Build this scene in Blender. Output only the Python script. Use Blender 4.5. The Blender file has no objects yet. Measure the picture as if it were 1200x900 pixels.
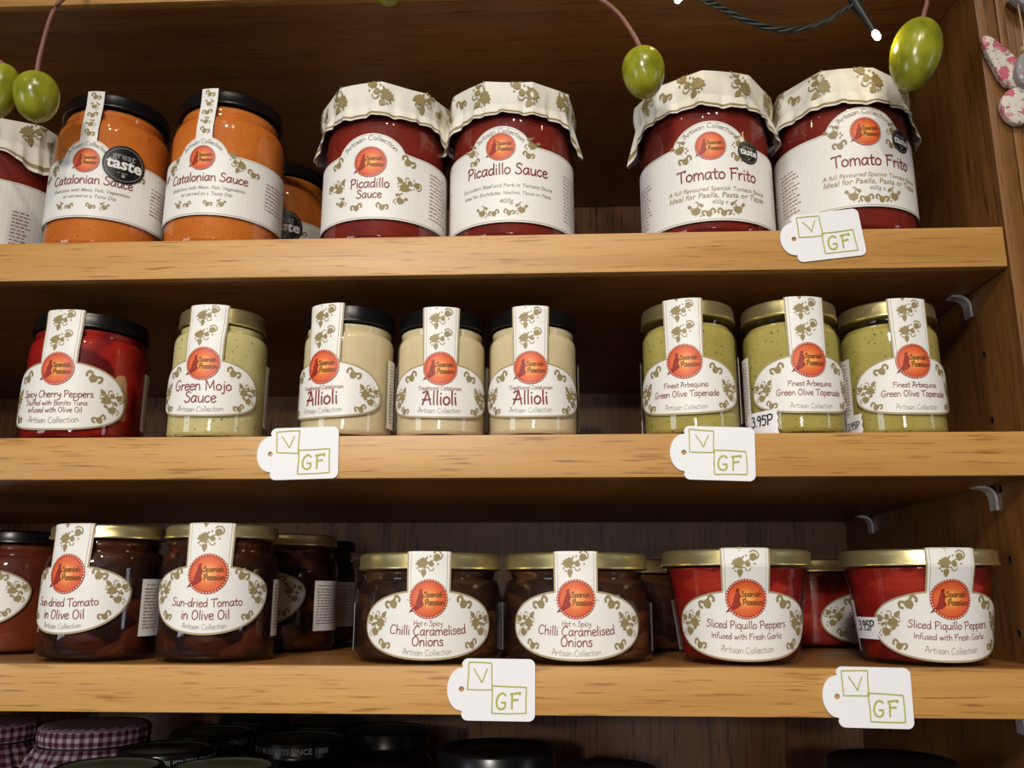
import bpy, bmesh, math, random
from mathutils import Vector, Matrix, noise
PI = math.pi
S = bpy.context.scene
C = S.collection
random.seed(7)

# ------------------------------------------------------------------ camera, world, lights, exposure
S.view_settings.view_transform = 'Standard'
S.view_settings.look = 'None'
S.view_settings.gamma = 1
S.view_settings.use_curve_mapping = False
S.view_settings.exposure = 0.0

CAM = Vector((0.0, -0.51, 0.0404))
pitch, yaw, roll = math.radians(13.251), math.radians(2.698), math.radians(0.084)
fwd = Vector((-math.sin(yaw)*math.cos(pitch), math.cos(yaw)*math.cos(pitch), math.sin(pitch)))
rgt = Vector((math.cos(yaw), math.sin(yaw), 0))
upv = rgt.cross(fwd)
rgt, upv = rgt*math.cos(roll)+upv*math.sin(roll), upv*math.cos(roll)-rgt*math.sin(roll)
cd = bpy.data.cameras.new('camera')
cd.sensor_width = 36; cd.lens = 1033.23*36/1200; cd.clip_start = 0.02
cam = bpy.data.objects.new('camera', cd); C.objects.link(cam)
cam.matrix_world = Matrix(((rgt.x, upv.x, -fwd.x, CAM.x), (rgt.y, upv.y, -fwd.y, CAM.y), (rgt.z, upv.z, -fwd.z, CAM.z), (0, 0, 0, 1)))
S.camera = cam

W = bpy.data.worlds.new('shop_light'); S.world = W; W.use_nodes = True
W.node_tree.nodes['Background'].inputs[0].default_value = (1.0, .86, .70, 1)
W.node_tree.nodes['Background'].inputs[1].default_value = 0.006

def area_light(name, loc, target, size, power, color, size_y=None):
    l = bpy.data.lights.new(name, 'AREA'); l.energy = power; l.color = color
    l.size = size
    if size_y: l.shape = 'RECTANGLE'; l.size_y = size_y
    else: l.shape = 'DISK'
    o = bpy.data.objects.new(name, l); C.objects.link(o); o.location = loc
    d = Vector(target)-Vector(loc); o.rotation_euler = d.to_track_quat('-Z', 'Y').to_euler()
    return o
# lamps of the shop in front of the shelves: a wide one fairly low, spots higher up (about 37 degrees)
def spot_light(name, loc, target, radius, power, color, angle, blend):
    l = bpy.data.lights.new(name, 'SPOT'); l.energy = power; l.color = color; l.shadow_soft_size = radius
    l.spot_size = math.radians(angle); l.spot_blend = blend
    o = bpy.data.objects.new(name, l); C.objects.link(o); o.location = loc
    o.rotation_euler = (Vector(target)-Vector(loc)).to_track_quat('-Z', 'Y').to_euler()
spot_light('shop_lamp', (-.40, -2.0, .92), (-.05, 0, .02), .12, 118, (1.0, .95, .87), 31, 1.0)
# small unseen lights added further out to put sparkles on the glass
for q in ((-1.1, -1.1, 1.45), (.42, -1.25, 1.5), (-.35, -2.7, 2.0), (-.15, -.95, 1.4)):
    area_light('sparkle_light', q, (0, 0, .15), .035, .9, (1.0, .92, .8))
area_light('ceiling_spot', (.20, -1.95, 1.80), (.05, 0, .2), .10, 13, (1.0, .90, .76))
area_light('ceiling_spot', (.75, -2.1, 1.95), (.15, 0, .2), .10, 5, (1.0, .86, .66))
area_light('counter_lamp', (-.25, -2.5, .34), (0, 0, .2), .06, 5.5, (1.0, .84, .66))
area_light('low_cool_fill', (.10, -2.8, .02), (0, 0, .0), .30, 4.5, (.84, .92, 1.0), .25)  # unseen cool fill, added low in front to brighten the lower back panel
# daylight from the shop windows at both sides of the room, low
area_light('shop_window', (-2.2, -1.8, .0), (-.2, 0, .0), .7, 13, (.80, .90, 1.0), .9)
area_light('shop_window', (2.6, -1.15, .05), (0, 0, .05), .35, 5, (.74, .82, 1.0), 1.1)

# ------------------------------------------------------------------ materials
def srgb(r, g, b):
    f = lambda c: (c/255/12.92 if c/255 <= .04045 else ((c/255+.055)/1.055)**2.4)
    return (f(r), f(g), f(b), 1)
def mat(name, col=(.8, .8, .8, 1), rough=.5, metal=0, spec=.5):
    m = bpy.data.materials.new(name); m.use_nodes = True
    b = m.node_tree.nodes['Principled BSDF']
    b.inputs['Base Color'].default_value = col; b.inputs['Roughness'].default_value = rough
    b.inputs['Metallic'].default_value = metal; b.inputs['Specular IOR Level'].default_value = spec
    return m
def nd(m, t, **kw):
    n = m.node_tree.nodes.new(t)
    for k, v in kw.items(): setattr(n, k, v)
    return n
def ln(m, a, b): m.node_tree.links.new(a, b)
def ramp(m, fac, stops):
    r = nd(m, 'ShaderNodeValToRGB'); e = r.color_ramp.elements
    while len(e) < len(stops): e.new(.5)
    for el, (p, c) in zip(e, stops): el.position = p; el.color = c
    ln(m, fac, r.inputs[0]); return r.outputs[0]
def coords(m, scale, kind='Object'):
    tc = nd(m, 'ShaderNodeTexCoord'); mp = nd(m, 'ShaderNodeMapping'); mp.inputs['Scale'].default_value = scale
    ln(m, tc.outputs[kind], mp.inputs[0]); return mp.outputs[0]
def noise_tex(m, vec, scale, detail=4, rough=.55, dist=0):
    n = nd(m, 'ShaderNodeTexNoise'); n.inputs['Scale'].default_value = scale; n.inputs['Detail'].default_value = detail
    n.inputs['Roughness'].default_value = rough; n.inputs['Distortion'].default_value = dist
    ln(m, vec, n.inputs['Vector']); return n.outputs[0]
def mixc(m, fac, a, b, mode='MIX'):
    x = nd(m, 'ShaderNodeMix', data_type='RGBA', blend_type=mode)
    if isinstance(fac, (int, float)): x.inputs[0].default_value = fac
    else: ln(m, fac, x.inputs[0])
    for i, v in ((6, a), (7, b)):
        if isinstance(v, tuple): x.inputs[i].default_value = v
        else: ln(m, v, x.inputs[i])
    return x.outputs[2]
def bump(m, h, strength, dist=.001):
    b = nd(m, 'ShaderNodeBump'); b.inputs['Strength'].default_value = strength; b.inputs['Distance'].default_value = dist
    ln(m, h, b.inputs['Height']); ln(m, b.outputs[0], m.node_tree.nodes['Principled BSDF'].inputs['Normal'])

def oak(name, axis, light, dark, pore, rough=.42):
    m = mat(name, rough=rough)
    def st(along, across): return tuple(along if i == axis else across for i in range(3))
    v1 = coords(m, st(2.2, 60)); n1 = noise_tex(m, v1, 1.0, 4, .6, .5)
    base = ramp(m, n1, [(.30, dark), (.68, light)])
    v2 = coords(m, st(26, 520)); n2 = noise_tex(m, v2, 1.0, 2, .6, .2)
    p = ramp(m, n2, [(.56, (0, 0, 0, 1)), (.70, (1, 1, 1, 1))])
    v3 = coords(m, st(12, 300)); n3 = noise_tex(m, v3, 1.0, 3, .6, .6)
    p3 = ramp(m, n3, [(.60, (0, 0, 0, 1)), (.74, (1, 1, 1, 1))])
    c = mixc(m, p, base, pore); 
    c2 = mixc(m, p3, c, mixc(m, .20, c, pore))
    ln(m, c2, m.node_tree.nodes['Principled BSDF'].inputs['Base Color'])
    bump(m, n2, .12, .0006)
    return m
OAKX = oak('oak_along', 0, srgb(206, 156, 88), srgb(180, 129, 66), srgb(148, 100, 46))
OAKZ = oak('oak_upright_shaded', 2, srgb(140, 92, 42), srgb(112, 72, 30), srgb(78, 46, 18))  # darkened: shade on the side panels is put into the colour
OAKV = oak('oak_veneer_shaded', 0, srgb(152, 100, 48), srgb(126, 80, 36), srgb(98, 60, 26))  # board veneer, with the shade under the shelves mixed into its colour
STILE = oak('oak_stile', 2, srgb(156, 106, 54), srgb(130, 86, 40), srgb(96, 60, 26))
OAKB = oak('oak_back', 2, srgb(158, 108, 70), srgb(128, 84, 52), srgb(70, 42, 26))
DARKHOLE = mat('bore_dark', srgb(30, 18, 10), .9)
CHROME = mat('chrome', (.92, .92, .90, 1), .30, .55)
PAPER = mat('label_paper', srgb(236, 234, 230), .5)
TAN = mat('label_edge_tan', srgb(172, 154, 116), .5)
VINE = mat('vine_print', srgb(150, 132, 84), .5)
MAROON = mat('lettering_maroon', srgb(134, 28, 42), .5)
GREYINK = mat('lettering_grey', srgb(150, 146, 138), .5)
CARD = mat('tag_card', srgb(238, 238, 242), .6)
PENINK = mat('olive_pen', srgb(176, 176, 70), .6)
BLACKINK = mat('black_ink', srgb(24, 22, 26), .5)
WHITEINK = mat('white_ink', srgb(232, 232, 228), .5)
SILVERINK = mat('silver_ink', srgb(150, 150, 150), .5)
STICKER = mat('black_sticker', srgb(16, 16, 18), .35)
DOTS = mat('badge_dots', srgb(240, 205, 170), .5)
BADGERIM = mat('badge_rim', srgb(176, 58, 34), .5)
DANCER = mat('badge_dancer', srgb(150, 40, 24), .5)
BADGETXT = mat('badge_lettering', srgb(128, 66, 22), .5)
LIDBLACK = mat('black_lid', srgb(14, 14, 16), .28)
LIDGOLD = mat('gold_lid', (.78, .67, .33, 1), .33, .9)
COVERP = mat('cover_paper', srgb(232, 228, 216), .55)
def badge_mat():
    m = mat('badge_orange', rough=.5); u = nd(m, 'ShaderNodeUVMap'); g = nd(m, 'ShaderNodeTexGradient', gradient_type='SPHERICAL')
    ln(m, u.outputs[0], g.inputs[0])
    ln(m, ramp(m, g.outputs[0], [(.0, srgb(206, 72, 40)), (.45, srgb(230, 112, 54)), (.95, srgb(250, 186, 92))]), m.node_tree.nodes['Principled BSDF'].inputs['Base Color'])
    return m
BADGE = badge_mat()
def glass_mat(name, tint=(1, 1, 1, 1), maxr=1.0):
    m = bpy.data.materials.new(name); m.use_nodes = True; nt = m.node_tree
    nt.nodes.remove(nt.nodes['Principled BSDF']); out = nt.nodes['Material Output']
    t = nd(m, 'ShaderNodeBsdfTransparent'); t.inputs[0].default_value = tint
    g = nd(m, 'ShaderNodeBsdfGlossy'); g.inputs['Roughness'].default_value = .04
    lw = nd(m, 'ShaderNodeLayerWeight'); lw.inputs[0].default_value = .5
    pw = nd(m, 'ShaderNodeMath', operation='POWER'); pw.inputs[1].default_value = 5; ln(m, lw.outputs['Facing'], pw.inputs[0])
    f = nd(m, 'ShaderNodeMath', operation='MULTIPLY_ADD'); f.inputs[1].default_value = .8; f.inputs[2].default_value = .045; ln(m, pw.outputs[0], f.inputs[0])
    x = nd(m, 'ShaderNodeMixShader'); ln(m, f.outputs[0], x.inputs[0]); ln(m, t.outputs[0], x.inputs[1]); ln(m, g.outputs[0], x.inputs[2])
    ln(m, x.outputs[0], out.inputs[0]); return m
GLASS = glass_mat('clear_glass', (.985, .98, .97, 1))
def food(name, base, alt, fleck, scale=90, fl=.68, bscale=120, bst=.25, rough=.55, chunk=None):
    m = mat(name, rough=rough, spec=.22)
    v = coords(m, (1, 1, 1)); n = noise_tex(m, v, scale*.35, 4, .6)
    c = ramp(m, n, [(.35, alt), (.65, base)])
    if chunk:
        vo = nd(m, 'ShaderNodeTexVoronoi'); vo.inputs['Scale'].default_value = chunk[0]; vo.inputs['Randomness'].default_value = 1; vo.feature = 'SMOOTH_F1'; vo.inputs['Smoothness'].default_value = .25
        sc = nd(m, 'ShaderNodeMapping'); sc.inputs['Scale'].default_value = chunk[1]
        tc = nd(m, 'ShaderNodeTexCoord'); ln(m, tc.outputs['Object'], sc.inputs[0]); nz = nd(m, 'ShaderNodeTexNoise'); nz.inputs['Scale'].default_value = chunk[0]*1.2; ln(m, sc.outputs[0], nz.inputs['Vector']); ln(m, mixc(m, .5/chunk[0], sc.outputs[0], nz.outputs['Color'], 'ADD'), vo.inputs['Vector'])
        sep = nd(m, 'ShaderNodeSeparateColor'); ln(m, vo.outputs['Color'], sep.inputs[0])
        r = ramp(m, sep.outputs[0], chunk[2])
        c = mixc(m, .75, c, r)
        bump(m, vo.outputs['Distance'], .6, -.004)
    n2 = noise_tex(m, v, scale*5, 2, .5)
    k = ramp(m, n2, [(fl, (0, 0, 0, 1)), (fl+.04, (1, 1, 1, 1))])
    c = mixc(m, k, c, fleck)
    ln(m, c, m.node_tree.nodes['Principled BSDF'].inputs['Base Color'])
    if not chunk: bump(m, n2, bst, .0008)
    return m
ORANGE = food('orange_sauce', srgb(214, 124, 46), srgb(196, 104, 34), srgb(140, 64, 18), fl=.68)
REDSAUCE = food('tomato_sauce', srgb(134, 40, 24), srgb(108, 26, 18), srgb(70, 12, 10))
CREAM = food('cream_sauce', srgb(226, 210, 172), srgb(216, 198, 156), srgb(196, 178, 128), fl=.75)
MOJO = food('green_mojo', srgb(216, 206, 150), srgb(202, 190, 126), srgb(96, 96, 40), fl=.66)
TAPEN = food('green_tapenade', srgb(186, 174, 98), srgb(168, 154, 78), srgb(96, 84, 30), fl=.66)
CHERRY = food('cherry_peppers', srgb(142, 16, 10), srgb(96, 8, 6), srgb(200, 60, 30), fl=.8,
    chunk=(48, (1, 1, .9), [(.0, srgb(78, 6, 6)), (.5, srgb(146, 18, 12)), (.93, srgb(176, 36, 20)), (1.0, srgb(220, 190, 140))]))
PIQUI = food('piquillo_strips', srgb(146, 28, 18), srgb(108, 14, 10), srgb(206, 84, 50), fl=.8,
    chunk=(46, (.8, .8, 1.6), [(.0, srgb(84, 10, 8)), (.5, srgb(142, 26, 16)), (1.0, srgb(186, 56, 32))]))
SUNDRY = food('sun_dried_tomatoes', srgb(62, 20, 7), srgb(26, 9, 5), srgb(130, 60, 22), fl=.74,
    chunk=(60, (1, 1, 1.5), [(.0, srgb(20, 8, 5)), (.5, srgb(42, 14, 7)), (1.0, srgb(90, 38, 14))]))
ONION = food('onion_relish', srgb(66, 36, 20), srgb(36, 18, 10), srgb(120, 76, 36), fl=.72,
    chunk=(70, (.6, .6, 1.6), [(.0, srgb(24, 12, 8)), (.5, srgb(54, 28, 16)), (1.0, srgb(104, 64, 32))]))
LIDGREEN = mat('dark_olive_lid', srgb(62, 64, 50), .35)
JAM = food('dark_preserve', srgb(40, 10, 12), srgb(22, 6, 8), srgb(60, 16, 16), fl=.8)
def gingham_mat():
    m = mat('gingham_cloth', rough=.8); u = nd(m, 'ShaderNodeUVMap')
    sx = nd(m, 'ShaderNodeSeparateXYZ'); ln(m, u.outputs[0], sx.inputs[0]); outs = []
    for i in (0, 1):
        a = nd(m, 'ShaderNodeMath', operation='FRACT'); ln(m, sx.outputs[i], a.inputs[0])
        b = nd(m, 'ShaderNodeMath', operation='GREATER_THAN'); b.inputs[1].default_value = .5; ln(m, a.outputs[0], b.inputs[0]); outs.append(b.outputs[0])
    s = nd(m, 'ShaderNodeMath', operation='ADD'); ln(m, outs[0], s.inputs[0]); ln(m, outs[1], s.inputs[1])
    h = nd(m, 'ShaderNodeMath', operation='MULTIPLY'); h.inputs[1].default_value = .5; ln(m, s.outputs[0], h.inputs[0])
    ln(m, ramp(m, h.outputs[0], [(.0, srgb(226, 216, 216)), (.5, srgb(160, 110, 128)), (1, srgb(88, 30, 56))]), m.node_tree.nodes['Principled BSDF'].inputs['Base Color'])
    return m
GINGHAM = gingham_mat()

# ------------------------------------------------------------------ mesh helpers
class MB:
    def __init__(s): s.v = []; s.f = []; s.m = []; s.uv = {}; s.mats = []
    def mi(s, m):
        if m not in s.mats: s.mats.append(m)
        return s.mats.index(m)
    def poly(s, pts, m):
        i = len(s.v); s.v += [tuple(p) for p in pts]; s.f.append(tuple(range(i, i+len(pts)))); s.m.append(s.mi(m))
    def faces(s, pts, fs, m):
        i = len(s.v); s.v += [tuple(p) for p in pts]
        for f in fs: s.f.append(tuple(i+k for k in f)); s.m.append(s.mi(m))
    def grid(s, rows, m, close=False, flip=False):
        n = len(rows[0]); pts = [p for r in rows for p in r]; fs = []
        for a in range(len(rows)-1):
            for b in range(n if close else n-1):
                q = (a*n+b, a*n+(b+1) % n, (a+1)*n+(b+1) % n, (a+1)*n+b)
                fs.append(q[::-1] if flip else q)
        s.faces(pts, fs, m)
    def lathe(s, prof, m, n=64, cx=0, cy=0, cap=True):
        rows = [[(cx+r*math.cos(2*PI*k/n), cy+r*math.sin(2*PI*k/n), z) for k in range(n)] for r, z in prof]
        s.grid(rows, m, True)
        if cap:
            if prof[0][0] > 1e-6: s.poly(rows[0][::-1], m)
            if prof[-1][0] > 1e-6: s.poly(rows[-1], m)
    def box(s, x0, x1, y0, y1, z0, z1, m):
        p = [(x0, y0, z0), (x1, y0, z0), (x1, y1, z0), (x0, y1, z0), (x0, y0, z1), (x1, y0, z1), (x1, y1, z1), (x0, y1, z1)]
        s.faces(p, [(0, 3, 2, 1), (4, 5, 6, 7), (0, 1, 5, 4), (1, 2, 6, 5), (2, 3, 7, 6), (3, 0, 4, 7)], m)
    def tube(s, pts, rad, m, n=8):
        pts = [Vector(p) for p in pts]; rows = []
        up = Vector((.13, .31, .94))
        for i, p in enumerate(pts):
            t = (pts[min(i+1, len(pts)-1)]-pts[max(i-1, 0)]).normalized()
            a = t.cross(up)
            if a.length < 1e-4: a = t.cross(Vector((1, 0, 0)))
            a.normalize(); b = t.cross(a)
            r = rad[i] if isinstance(rad, (list, tuple)) else rad
            rows.append([p+a*math.cos(2*PI*k/n)*r+b*math.sin(2*PI*k/n)*r for k in range(n)])
        s.grid(rows, m, True, True); s.poly(rows[0], m); s.poly(rows[-1][::-1], m)
    def mesh(s, name, smooth=35):
        me = bpy.data.meshes.new(name); me.from_pydata(s.v, [], s.f)
        for m in s.mats: me.materials.append(m)
        me.polygons.foreach_set('material_index', s.m)
        if s.uv:
            ul = me.uv_layers.new(name='UVMap')
            for l in me.loops: ul.data[l.index].uv = s.uv.get(l.vertex_index, (0, 0))
        me.update()
        if smooth:
            me.polygons.foreach_set('use_smooth', [True]*len(me.polygons)); me.set_sharp_from_angle(angle=math.radians(smooth))
        return me
def link(name, me, parent=None, loc=None, rot=None):
    o = bpy.data.objects.new(name, me); C.objects.link(o)
    if parent: o.parent = parent
    if loc is not None: o.location = loc
    if rot is not None: o.rotation_euler = rot
    return o
def tag(o, label=None, cat=None, group=None, kind=None):
    if label: o['label'] = label
    if cat: o['category'] = cat
    if group: o['group'] = group
    if kind: o['kind'] = kind
    return o
def spline(p, n=4):
    out = []
    for i in range(len(p)-1):
        a, b, c, d = p[max(i-1, 0)], p[i], p[i+1], p[min(i+2, len(p)-1)]
        for k in range(n):
            t = k/n
            out.append(tuple(.5*(2*b[j]+(c[j]-a[j])*t+(2*a[j]-5*b[j]+4*c[j]-d[j])*t*t+(3*b[j]-a[j]-3*c[j]+d[j])*t**3) for j in range(len(b))))
    out.append(tuple(p[-1])); return out

# ------------------------------------------------------------------ lettering
# hand-drawn letters: advance width, then strokes on a grid (x height 5, capitals 8)
G = {
 'a': (5.2, '4,4.6 2.2,5 .6,3.2 .6,1 1.8,0 3.2,1 4.2,4;4.3,5 4,1.6 4.6,.1'),
 'b': (5, '.8,8.6 .8,4 .9,.1;.9,3 2.4,4.8 4.2,3.6 4,1 2.2,0 .9,.8'),
 'c': (4.4, '3.8,4.2 2.4,5 .7,3.4 .6,1.2 2,0 3.8,.9'),
 'd': (5.2, '4.2,3.6 2.6,4.8 .8,3.4 .7,1 2,0 3.6,1.2 4.2,3;4.4,8.6 4.2,4 4.5,0'),
 'e': (4.6, '.7,2.4 2.4,2.7 4,3.5 3.2,4.9 1.4,4.6 .5,2.6 1.2,.4 2.8,0 4.2,1'),
 'f': (3.8, '4,7.6 2.8,8.6 1.8,7.4 1.6,4 1.5,0;.3,4.4 3.4,4.8'),
 'g': (5, '4,4.4 2.2,5 .7,3.4 .8,1.2 2.2,.6 3.8,2 4.2,4.4;4.2,4.8 4.2,0 3.4,-2.6 1.6,-2.8 .6,-1.8'),
 'h': (5.2, '.9,8.6 .8,4 .8,0;.9,2.8 2.4,4.8 4,4.2 4.2,2 4.4,0'),
 'i': (2.2, '1,4.8 1,2 1.2,0;1,6.8 1.2,7.1'),
 'j': (2.8, '1.7,4.8 1.8,0 1.2,-2.4 -.2,-2.4;1.8,6.8 2,7.1'),
 'k': (4.8, '.9,8.6 .8,0;4,4.8 1,2.4;1.8,2.9 4.4,0'),
 'l': (2.2, '1.1,8.6 1,4 1.2,0'),
 'm': (7.6, '.7,4.8 .8,0;.8,3 2,4.8 3.4,4.4 3.7,0;3.7,3 5,4.8 6.4,4.2 6.8,0'),
 'n': (5.2, '.7,4.8 .8,0;.8,2.8 2.2,4.8 3.8,4.4 4.2,2 4.4,0'),
 'o': (4.9, '2.6,5 .8,3.8 .7,1.2 2.3,0 4.1,1.4 4.1,3.8 2.4,5'),
 'p': (5, '.9,4.8 .9,0 .8,-3;.9,3 2.4,4.8 4.2,3.6 4,1 2.2,.1 .9,.8'),
 'q': (5.1, '4,4.4 2.2,5 .7,3.4 .8,1 2.2,0 3.8,1.6 4.1,4;4.2,4.8 4.1,0 4.3,-3'),
 'r': (3.8, '.8,4.8 .9,0;.9,2.6 2,4.4 3.6,4.6'),
 's': (4, '3.4,4.4 2,5 .9,4 1.6,2.9 3,2.2 3.2,.8 1.8,0 .5,.7'),
 't': (3.7, '1.8,7.2 1.6,2 1.9,.3 3.2,.3;.3,4.8 3.6,5.1'),
 'u': (5.1, '.8,4.8 .8,1.4 1.8,0 3.4,.8 4.1,2.6;4.2,4.8 4.1,1 4.6,0'),
 'v': (4.6, '.5,4.8 2.2,0;2.2,0 4.2,4.9'),
 'w': (6.6, '.5,4.8 1.8,0;1.8,0 3.3,4.2;3.3,4.2 4.7,0;4.7,0 6.2,4.9'),
 'x': (4.6, '.6,4.8 4,0;4,4.8 .6,0'),
 'y': (4.8, '.7,4.8 1,2.4 2.4,1.8 4,3.4;4.2,4.8 4,0 2.8,-2.8 1,-2.6'),
 'z': (4.6, '.7,4.6 4,4.6;4,4.6 .6,.2;.6,.2 4.2,.2'),
 'A': (6.4, '.3,0 1.8,4 3.4,8.4;3.4,8.4 4.6,4 5.6,0;.1,3.2 3,3 5.4,3.4;.2,7.4 1.2,8 3.4,8.4'),
 'B': (5.8, '1,8.2 .9,4 .9,0;.5,8 3.4,8.4 4.6,6.6 3.4,4.8 1,4.4;1,4.4 4.2,4.2 5.1,2 3.6,0 .6,0'),
 'C': (6.4, '5.6,7 4.2,8.4 2,7.4 .6,4.4 .9,1.4 2.8,0 5.2,1'),
 'F': (5.6, '1.2,8 1.1,4 1,0;.3,7.6 3,8 5.6,8.4;1.1,4.4 4.4,4.8;5.6,8.4 5.4,7.4'),
 'G': (6.6, '5.6,7.2 4,8.4 1.8,7.2 .6,4.2 1.2,1 3.2,0 5.2,1.2 5.4,3.4;5.6,3.5 3.4,3.5'),
 'H': (6.4, '1,8.4 1,0;5.4,8.4 5.3,0;1,4.2 5.4,4.4'),
 'I': (2.6, '1.2,8.2 1.2,0'),
 'M': (8.6, '.4,7.4 1.2,8.2 1.2,0;1.3,8 4.2,1.6;4.2,1.6 6.8,8.2;6.8,8.2 7,3 7.6,0'),
 'O': (6.6, '3.6,8.2 1.2,6.8 .6,3 2,.3 4.4,.6 5.8,3.6 5,7 3,8.2'),
 'P': (5.6, '1.1,8 1.1,4 .9,0;.2,7.2 2.4,8.4 4.8,7.6 4.6,5 2.8,3.8 1.1,4'),
 'S': (5.6, '4.8,7.2 3.4,8.4 1.4,7.4 1.6,5.4 3.8,4.2 4.6,2 3.2,.2 1.2,.2 .2,1.4'),
 'T': (6, '3.1,7.8 2.9,4 3.1,0;.2,7 .6,7.8 3,7.8 6,8.4;6,8.4 5.8,7.2'),
 'V': (6, '.6,8 2.9,0;2.9,0 5.4,8.2'),
 '3': (4.6, '.6,7.4 2.2,8.2 3.8,6.8 2,4.6;2,4.6 4,3.6 3.6,.8 1.8,0 .4,.8'),
 '9': (4.8, '4,6.4 2.4,8.2 .7,6.6 1.4,4.6 3.4,5 4,6.6;4,6.8 3.8,3 3,0'),
 '5': (4.8, '4,8 1.2,8;1.2,8 .9,4.8;.9,4.8 3,5.2 4,3 2.8,.4 .6,.4'),
 '-': (3.6, '.5,2.6 3.1,2.8'), '.': (2, '1,.2 1.1,.4'), '*': (3, '1.4,2.4 1.6,2.6'), ' ': (3, ''),
}
def hand_ribbons(text, w):
    """stroke text -> list of quads (2d, grid units) and total advance"""
    x = 0; quads = []
    for ch in text:
        adv, st = G[ch]
        for s in st.split(';'):
            if not s: continue
            p = [tuple(float(c) for c in q.split(',')) for q in s.split()]
            p = [(x+a, b) for a, b in p]
            if len(p) > 2: p = spline(p, 3)
            for a, b in zip(p, p[1:]):
                d = Vector((b[0]-a[0], b[1]-a[1])); L = d.length
                if L < 1e-5: continue
                d /= L; n = Vector((-d.y, d.x))*w/2; e = d*w*.35
                A = Vector(a)-e; B = Vector(b)+e
                quads.append([A-n, B-n, B+n, A+n])
        x += adv
    return quads, x
SANS = {}
def sans_mesh(text, bold, shear):
    k = (text, bold, shear)
    if k not in SANS:
        cu = bpy.data.curves.new('lettering', 'FONT'); cu.body = text; cu.size = 1; cu.resolution_u = 2; cu.offset = .018*bold; cu.shear = shear
        ob = bpy.data.objects.new('lettering', cu); me = ob.to_mesh()
        vs = [(v.co.x, v.co.y) for v in me.vertices]; fs = [tuple(p.vertices) for p in me.polygons]
        ob.to_mesh_clear(); bpy.data.objects.remove(ob); bpy.data.curves.remove(cu)
        SANS[k] = (vs, fs)
    return SANS[k]
class Print:
    """draws flat shapes (u, v in metres) onto a mesh through a mapping f(u, v, lift)"""
    def __init__(s, mb, f): s.mb = mb; s.f = f; s.n = 0
    def poly(s, pts, m, e):
        s.n = (s.n+1) % 48; e += s.n*2.5e-6      # printed strokes that cross lie a hair above one another
        s.mb.poly([s.f(u, v, e) for u, v in pts], m)
    def hand(s, text, u, v, width, m, e=.0004, w=1.0, arc=None, hmax=None, tilt=0):
        """centred at u, baseline v, scaled to the width (metres)"""
        q, L = hand_ribbons(text, w); k = width/L
        ky = k if not hmax else min(k, hmax/8.4) if hmax > 0 else k
        for quad in q:
            pts = []
            for p in quad:
                a, b = (p.x-L/2)*k, p.y*ky
                if arc:
                    th = a/arc; a2 = (arc+b)*math.sin(th); b2 = (arc+b)*math.cos(th)-arc
                    a, b = a2, b2
                pts.append((u+a, v+b+a*tilt))
            s.poly(pts, m, e)
    def sans(s, text, u, v, width, m, e=.0004, bold=0, shear=0, rot=0):
        vs, fs = sans_mesh(text, bold, shear)
        x0 = min(a for a, b in vs); x1 = max(a for a, b in vs); k = width/(x1-x0); c, sn = math.cos(rot), math.sin(rot)
        pts = []
        for a, b in vs:
            a, b = (a-(x0+x1)/2)*k, b*k
            pts.append(s.f(u+a*c-b*sn, v+a*sn+b*c, e))
        s.mb.faces(pts, fs, m)
    def shape(s, pts, u, v, k, rot, mir, m, e):
        c, sn = math.cos(rot), math.sin(rot); o = []
        for a, b in pts:
            a *= mir
            o.append((u+(a*c-b*sn)*k, v+(a*sn+b*c)*k))
        if mir < 0: o = o[::-1]
        s.poly(o, m, e)
    def curl(s, pts, u, v, k, rot, mir, m, e, w=.12):
        c, sn = math.cos(rot), math.sin(rot); p = spline(pts, 3)
        for a, b in zip(p, p[1:]):
            d = Vector((b[0]-a[0], b[1]-a[1]))
            if d.length < 1e-6: continue
            d.normalize(); n = Vector((-d.y, d.x))*w/2
            q = [(a[0]-n.x, a[1]-n.y), (b[0]-n.x, b[1]-n.y), (b[0]+n.x, b[1]+n.y), (a[0]+n.x, a[1]+n.y)]
            s.shape(q, u, v, k, rot, mir, m, e)
    def disc(s, u, v, r, m, e, n=12): s.poly([(u+r*math.cos(2*PI*i/n), v+r*math.sin(2*PI*i/n)) for i in range(n)], m, e)
LEAF = [(0, -1.05), (.16, -.66), (.46, -.60), (.78, -.30), (.70, -.02), (.98, .34), (.60, .40), (.46, .66), (.16, .52), (0, .70), (-.16, .52), (-.46, .66), (-.60, .40), (-.98, .34), (-.70, -.02), (-.78, -.30), (-.46, -.60), (-.16, -.66)]
POINTY = [(0, -1), (.4, -.35), (.52, .2), (.25, .62), (0, .5), (-.25, .62), (-.52, .2), (-.4, -.35)]
BUD = [(0, -.6), (.42, -.3), (.5, .15), (.2, .5), (-.2, .5), (-.5, .15), (-.42, -.3)]
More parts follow.
